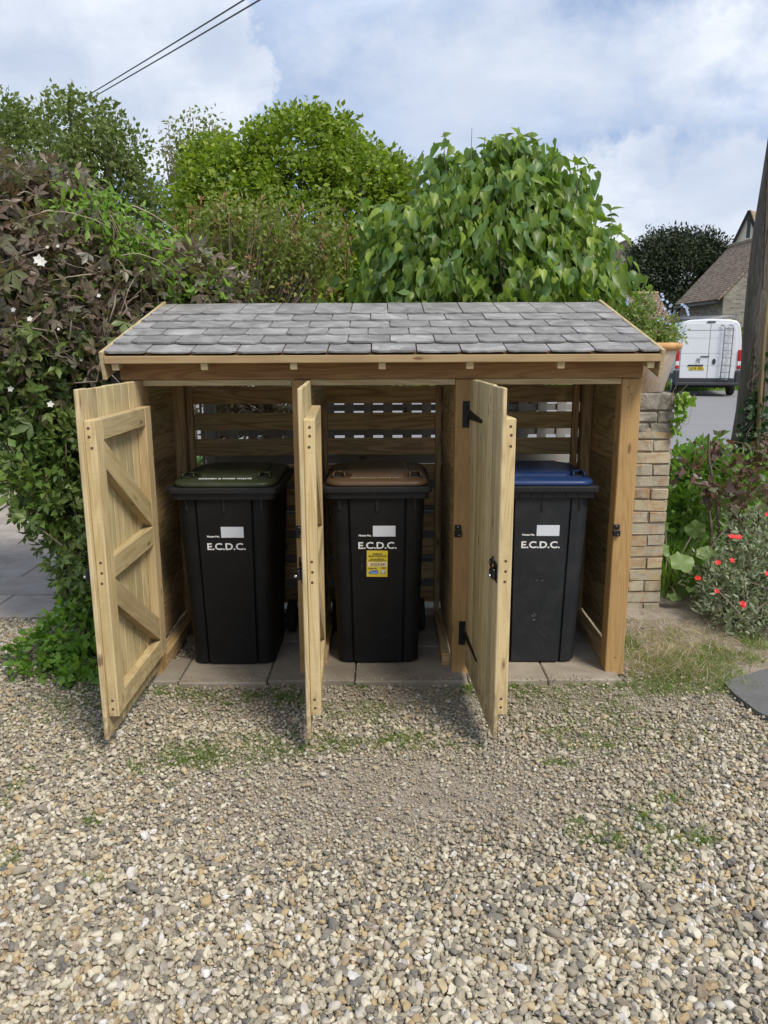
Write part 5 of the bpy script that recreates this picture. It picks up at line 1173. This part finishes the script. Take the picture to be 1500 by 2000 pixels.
slab(m, hl(XW - dx, YN - .12, EV - dx * sl1), hl(XW - dx, YF_ + .1, EV - dx * sl1), hl(XR_, YF_ + .1, RG + .02), hl(XR_, YN - .12, RG + .02), .09)
slab(m, hl(18.95 + dx, YF_ + .1, EV - dx * sl1), hl(18.95 + dx, YN - .12, EV - dx * sl1), hl(XR_ + .02, YN - .12, RG + .02), hl(XR_ + .02, YF_ + .1, RG + .02), .09)
rf = m.build('roof', TILES, h1)
MB().tube([hl(XR_, YN - .15, RG + .13), hl(XR_, YF_ + .12, RG + .13)], .11, 10).build('ridge_tiles', TILES2, rf)
MB().box(XW - dx - .12 - 16.6, XW - dx + .01 - 16.6, YN - .1 - 36.5, YF_ + .1 - 36.5, EV - dx * sl1 - .13, EV - dx * sl1 - .02, .01).build('gutter', BLACKIRON, h1)
MB().tube([hl(XW - .22, YF_ + .05, EV - .35), hl(XW - .3, YF_ + .05, EV - .6), hl(XW - .45, YF_, EV - 1.1), hl(XW - .45, YF_, 0)], .05, 8).build('drainpipe', LABEL, h1)
# taller gabled house
h2 = empty('gabled_house', (0, 0, 0), 0, 'taller house whose cream gable with a narrow window rises above the stone house', 'house')
A = at(1430, 492, 43); Bp = at(1490, 492, 43); Tp = at(1461, 420, 43); h2.location = (A.x, 43, 0); o0 = Vector((A.x, 43, 0))
wd = Bp.x - A.x; th = Tp.z; ez = A.z; ty = 6.0
m = MB(); ce = wd / 2; ang_ = 0
pts = [Vector((0, 0, 0)), Vector((wd, 0, 0)), Vector((wd, 0, ez)), Vector((ce, 0, th)), Vector((0, 0, ez))]
m.prism(pts, (0, ty, 0)); w2 = m.build('wall', RENDER, h2)
wn = MB().box(ce - .09, ce + .09, -.02, .05, ez + .55, ez + 1.5, .005).build('window', plain('dark_window', (.03, .035, .04), .15), h2)
m = MB(); sg = (th - ez) / ce
for s in (-1, 1):
    a = Vector((ce + s * (ce + .12), -.15, ez - .12 * sg + .03)); b = Vector((ce, -.15, th + .03)); slab(m, a, a + Vector((0, ty + .3, 0)), b + Vector((0, ty + .3, 0)), b, .07)
m.build('roof', TILES2, h2)
m = MB()
for s in (-1, 1):
    a = Vector((ce + s * (ce + .14), -.17, ez - .14 * sg - .05)); b = Vector((ce, -.17, th + .0)); m.obox((a + b) / 2, (b - a), (0, 1, 0), (b - a).cross(Vector((0, 1, 0))), ((b - a).length / 2 + .03, .03, .07), .005)
m.build('barge_board', BLACKIRON, h2)
h2.rotation_euler.z = R(-46)
# low tiled outbuilding and a gable showing at the lilac's edge
def small_house(name, label, cx, cy, w, d, ev, rg, rz, wallm, roofm, axis='x'):
    t = empty(name, (cx, cy, 0), R(rz), label, 'house'); m = MB()
    a, b = w / 2, d / 2
    if axis == 'x': m.prism([(-a, -b, 0), (-a, b, 0), (-a, b, ev), (-a, 0, rg), (-a, -b, ev)], (w, 0, 0))
    else: m.prism([(-a, -b, 0), (a, -b, 0), (a, -b, ev), (0, -b, rg), (-a, -b, ev)], (0, d, 0))
    m.build('wall', wallm, t); m = MB()
    for s in (-1, 1):
        if axis == 'x': k = (rg - ev) / b; slab(m, (-a - .1, s * (b + .2), ev - .2 * k + .03), (a + .1, s * (b + .2), ev - .2 * k + .03), (a + .1, 0, rg + .03), (-a - .1, 0, rg + .03), .08)
        else: k = (rg - ev) / a; slab(m, (s * (a + .2), -b - .1, ev - .2 * k + .03), (s * (a + .2), b + .1, ev - .2 * k + .03), (0, b + .1, rg + .03), (0, -b - .1, rg + .03), .08)
    rf = m.build('roof', roofm, t)
    m = MB()
    if axis == 'x': m.tube([(-a - .1, 0, rg + .12), (a + .1, 0, rg + .12)], .1, 8)
    else: m.tube([(0, -b - .1, rg + .12), (0, b + .1, rg + .12)], .1, 8)
    m.build('ridge_tiles', TILES2, rf); return t
p = at(1262, 578, 36); small_house('outbuilding', 'low brown-tiled outbuilding behind the potted plant', p.x, 37, 1.7, 2.6, p.z - 1.0, p.z, 4, STONEW, TILES)
p = at(1222, 478, 52); small_house('far_cottage', 'distant cottage gable showing between the lilac and the yew', p.x, 54, 3.0, 6, p.z - 2.4, p.z, 0, STONEW, TILES, 'y')
m = MB(); m.prism([(12.0, 30.5, 0), (14.6, 34.6, 0), (14.55, 34.8, 0), (11.9, 30.7, 0)], (0, 0, 2.1)) if False else m.box(10.2, 14.3, 37.9, 38.2, 0, 2.95, .01)
o = m.build('garden_wall', STONEW); tag(o, 'brick garden wall joining the stone house on its left', 'wall')
# ------------------------------------------------------------------ van
VW = plain('white_van_paint', (.70, .71, .72), .3, var=.02, scale=1.2, spec=.5)
VBLK = plain('dark_grey_bumper_plastic', (.035, .037, .04), .6)
GLASS = plain('van_glass', (.25, .32, .4), .08, var=.15)
REDL = plain('red_lamp', (.45, .015, .012), .2); CLRL = plain('clear_lamp', (.75, .68, .66), .2)
van = empty('parked_van', (10.75, 25.9, 0), R(-14), 'white panel van with roof ladder parked at the far side of the road', 'van')
def vloop(y, sx=1.0, top=2.5, base=.42):
    half = [(.93, base), (1.0, .62), (1.02, .95), (1.02, 1.35), (.985, 1.85), (.94, 2.15), (.89, 2.34), (.80, 2.44), (.62, 2.485), (.0, 2.51)]
    h = [(x * sx, base + (z - base) * (top - base) / (2.51 - base)) for x, z in half]
    return [(-x, y, z) for x, z in h[:-1]] + [(0, y, h[-1][1])] + [(x, y, z) for x, z in h[:-1][::-1]]
m = MB(); m.loft([vloop(.03, .975, 2.47, .45), vloop(.0, .99, 2.49, .43)[:] and vloop(.06, .995, 2.505), vloop(.2, 1, 2.52), vloop(3.9, 1, 2.52), vloop(4.4, .97, 2.25), vloop(4.75, .95, 1.6), vloop(5.2, .9, 1.25), vloop(5.4, .8, .95)])
m.build('body', VW, van)
for s, w0, w1 in ((-1, -.86, -.012), (1, .012, .83)):
    m = MB(); 
    zz = [(.60, 1.0), (1.0, 1.0), (1.40, .995), (1.90, .965), (2.14, .93)]
    for (z0, k0), (z1, k1) in zip(zz[:-1], zz[1:]):
        a0 = (w0 if s < 0 else w0, w1) ; xo0 = -.86 * k0 if s < 0 else .83 * k0; xo1 = -.86 * k1 if s < 0 else .83 * k1; xi = -.012 if s < 0 else .012
        m.prism([(xo0, -.012, z0 + .004), (xi, -.012, z0 + .004), (xi, -.012, z1 - .004), (xo1, -.012, z1 - .004)], (0, .05, 0))
    m.prism([(-.80 if s < 0 else .012, -.012, 2.16), (-.012 if s < 0 else .77, -.012, 2.16), (-.012 if s < 0 else .72, -.012, 2.36), (-.75 if s < 0 else .012, -.012, 2.36)], (0, .05, 0))
    d = m.build('rear_door', VW, van)
    if s < 0:
        MB().box(-.62, -.14, -.04, -.013, .99, 1.04, .01).build('plate_light_bar', VBLK, d)
        MB().box(-.25, .02, -.035, -.013, 1.285, 1.32, .01).build('door_catch', VBLK, d)
        pt = MB().box(-.58, -.10, -.026, -.013, .86, .97, .006).build('number_plate', YELLOW, van)
        text('lettering', 'LS18 GKL', .105, Matrix.Translation((-.34, -.0275, .912)) @ Matrix.Rotation(R(90), 4, 'X'), plain('plate_black', (.01, .01, .01), .5), pt, .003, width=.42)
        # the chrome badge: a rearing figure reduced to its strokes
        e = MB(); 
        for pts in (((-.36, 1.22), (-.31, 1.25), (-.27, 1.22), (-.25, 1.18)), ((-.32, 1.24), (-.31, 1.18), (-.34, 1.12), (-.38, 1.09)), ((-.31, 1.18), (-.27, 1.15), (-.26, 1.09)), ((-.33, 1.2), (-.38, 1.17)), ((-.29, 1.2), (-.24, 1.22))):
            e.tube([(x, -.02, z) for x, z in pts], .011, 6)
        e.build('emblem', plain('dull_chrome', (.3, .3, .31), .3, .8), d)
    else:
        MB().loft([[(.18 + .055 * math.cos(a), y_, 1.14 + .095 * math.sin(a)) for a in [k * math.pi / 8 for k in range(16)]] for y_ in (.0, -.03)][::-1]).build('door_handle', VBLK, d)
MB().box(-.86, .84, -.008, .04, .44, .585, .01).build('door_foot', VBLK, van)
MB().box(-.12, .14, -.03, .02, 2.395, 2.44, .01).build('brake_light', VBLK, van)
m = MB(); m.box(-1.0, 1.0, -.10, .12, .36, .46, .03)
for s in (-1, 1): m.box(s * .86, s * 1.03, -.05, .45, .42, .86, .05)
m.build('bumper', VBLK, van); MB().box(-.85, .85, .1, .5, .28, .40, .02).build('underframe', RUBBER_AND_SHADE, van)
for s in (-1, 1):
    m = MB(); x0, x1 = (s * .90, s * 1.015)
    m.box(min(x0, x1), max(x0, x1), -.022, .16, .90, 1.02, .02); m.box(min(x0, x1), max(x0, x1), -.022, .16, 1.14, 1.52, .02); m.box(min(x0, x1), max(x0, x1), -.024, .16, 1.0, 1.16, .02, mi=1)
    m.build('tail_light', [REDL, CLRL], van)
    for y_ in (.85, 4.4):
        m = MB()
        def rg_(r, xx): return [(xx, y_ + r * math.cos(2 * math.pi * k / 24), .34 + r * math.sin(2 * math.pi * k / 24)) for k in range(24)]
        a_ = s * .80; b_ = s * 1.0; m.loft([rg_(.2, a_), rg_(.32, a_), rg_(.34, a_ + s * .03), rg_(.34, b_ - s * .03), rg_(.31, b_), rg_(.22, b_)]); w = m.build('wheel', RUBBER_AND_SHADE, van)
        MB().loft([rg_(.215, b_ - s * .03), rg_(.2, b_ + s * .005), rg_(.06, b_ + s * .01)]).build('rim', STEEL, w)
    MB().box(min(s * 1.05, s * 1.22), max(s * 1.05, s * 1.22), 3.75, 3.85, 1.35, 1.75, .03).build('wing_mirror', VBLK, van)
m = MB(); m.prism([(-1.024, 3.1, 1.4), (-1.024, 4.0, 1.4), (-1.0, 3.95, 1.95), (-1.0, 3.1, 2.0)], (-.008, 0, 0)); m.build('side_window', GLASS, van)
m = MB(); m.box(-1.03, -1.018, .5, 4.6, .55, .72, .004); m.box(1.018, 1.03, .5, 4.6, .55, .72, .004); m.build('side_moulding', VBLK, van)
m = MB(); DL = plain('grey_ladder_metal', (.22, .22, .23), .4, .6)
for x in (.42, .68): m.tube([(x - .02, -.10, .50), (x, -.10, 1.2), (x + .0, -.10, 2.20), (x - .01, -.07, 2.29), (x - .12, -.05, 2.31)], .017, 7)
for k in range(8): m.tube([(.41, -.10, .56 + k * .235), (.67, -.10, .56 + k * .235)], .012, 6)
m.build('ladder', DL, van)
m = MB()
for y_ in (.25, 1.4, 2.6): m.tube([(-.85, y_, 2.46), (-.85, y_, 2.60), (.85, y_, 2.60), (.85, y_, 2.46)], .02, 6)
for x in (-.8, .8): m.tube([(x, .1, 2.63), (x, 3.0, 2.63)], .018, 6)
m.build('roof_rack', DL, van)
# car at the right edge
car = empty('parked_car', (11.15, 19.8, 0), R(-24), 'dark blue parked car mostly cut off by the right edge behind the pole', 'car')
NAVY = plain('dark_blue_car_paint', (.02, .03, .055), .25)
def cl_(y, w, zb, zt, r=.12): return [(-w + .0, y, zb), (-w, y, zb + (zt - zb) * .5), (-w + r * .4, y, zt - r * .4), (-w + r, y, zt), (w - r, y, zt), (w - r * .4, y, zt - r * .4), (w, y, zb + (zt - zb) * .5), (w, y, zb)]
MB().loft([cl_(0, .75, .3, .85), cl_(.1, .86, .22, .95), cl_(.8, .9, .2, .98), cl_(3.4, .9, .2, .95), cl_(4.1, .84, .22, .8), cl_(4.25, .7, .3, .65)]).build('body', NAVY, car)
MB().loft([cl_(.3, .74, .94, 1.0), cl_(.75, .68, .94, 1.42), cl_(2.2, .68, .94, 1.46), cl_(3.0, .74, .94, .98)]).build('cabin', GLASS, car)
for s in (-1, 1):
    for y_ in (.8, 3.4):
        def rg2(r, xx): return [(xx, y_ + r * math.cos(2 * math.pi * k / 24), .31 + r * math.sin(2 * math.pi * k / 24)) for k in range(24)]
        w = MB().loft([rg2(.2, s * .72), rg2(.3, s * .72), rg2(.31, s * .75), rg2(.31, s * .89), rg2(.29, s * .92), rg2(.2, s * .92)]).build('wheel', RUBBER_AND_SHADE, car); MB().loft([rg2(.2, s * .9), rg2(.05, s * .93)]).build('rim', STEEL, w)
    MB().box(min(s * .62, s * .84), max(s * .62, s * .84), -.03, .1, .72, .86, .02).build('tail_light', REDL, car)
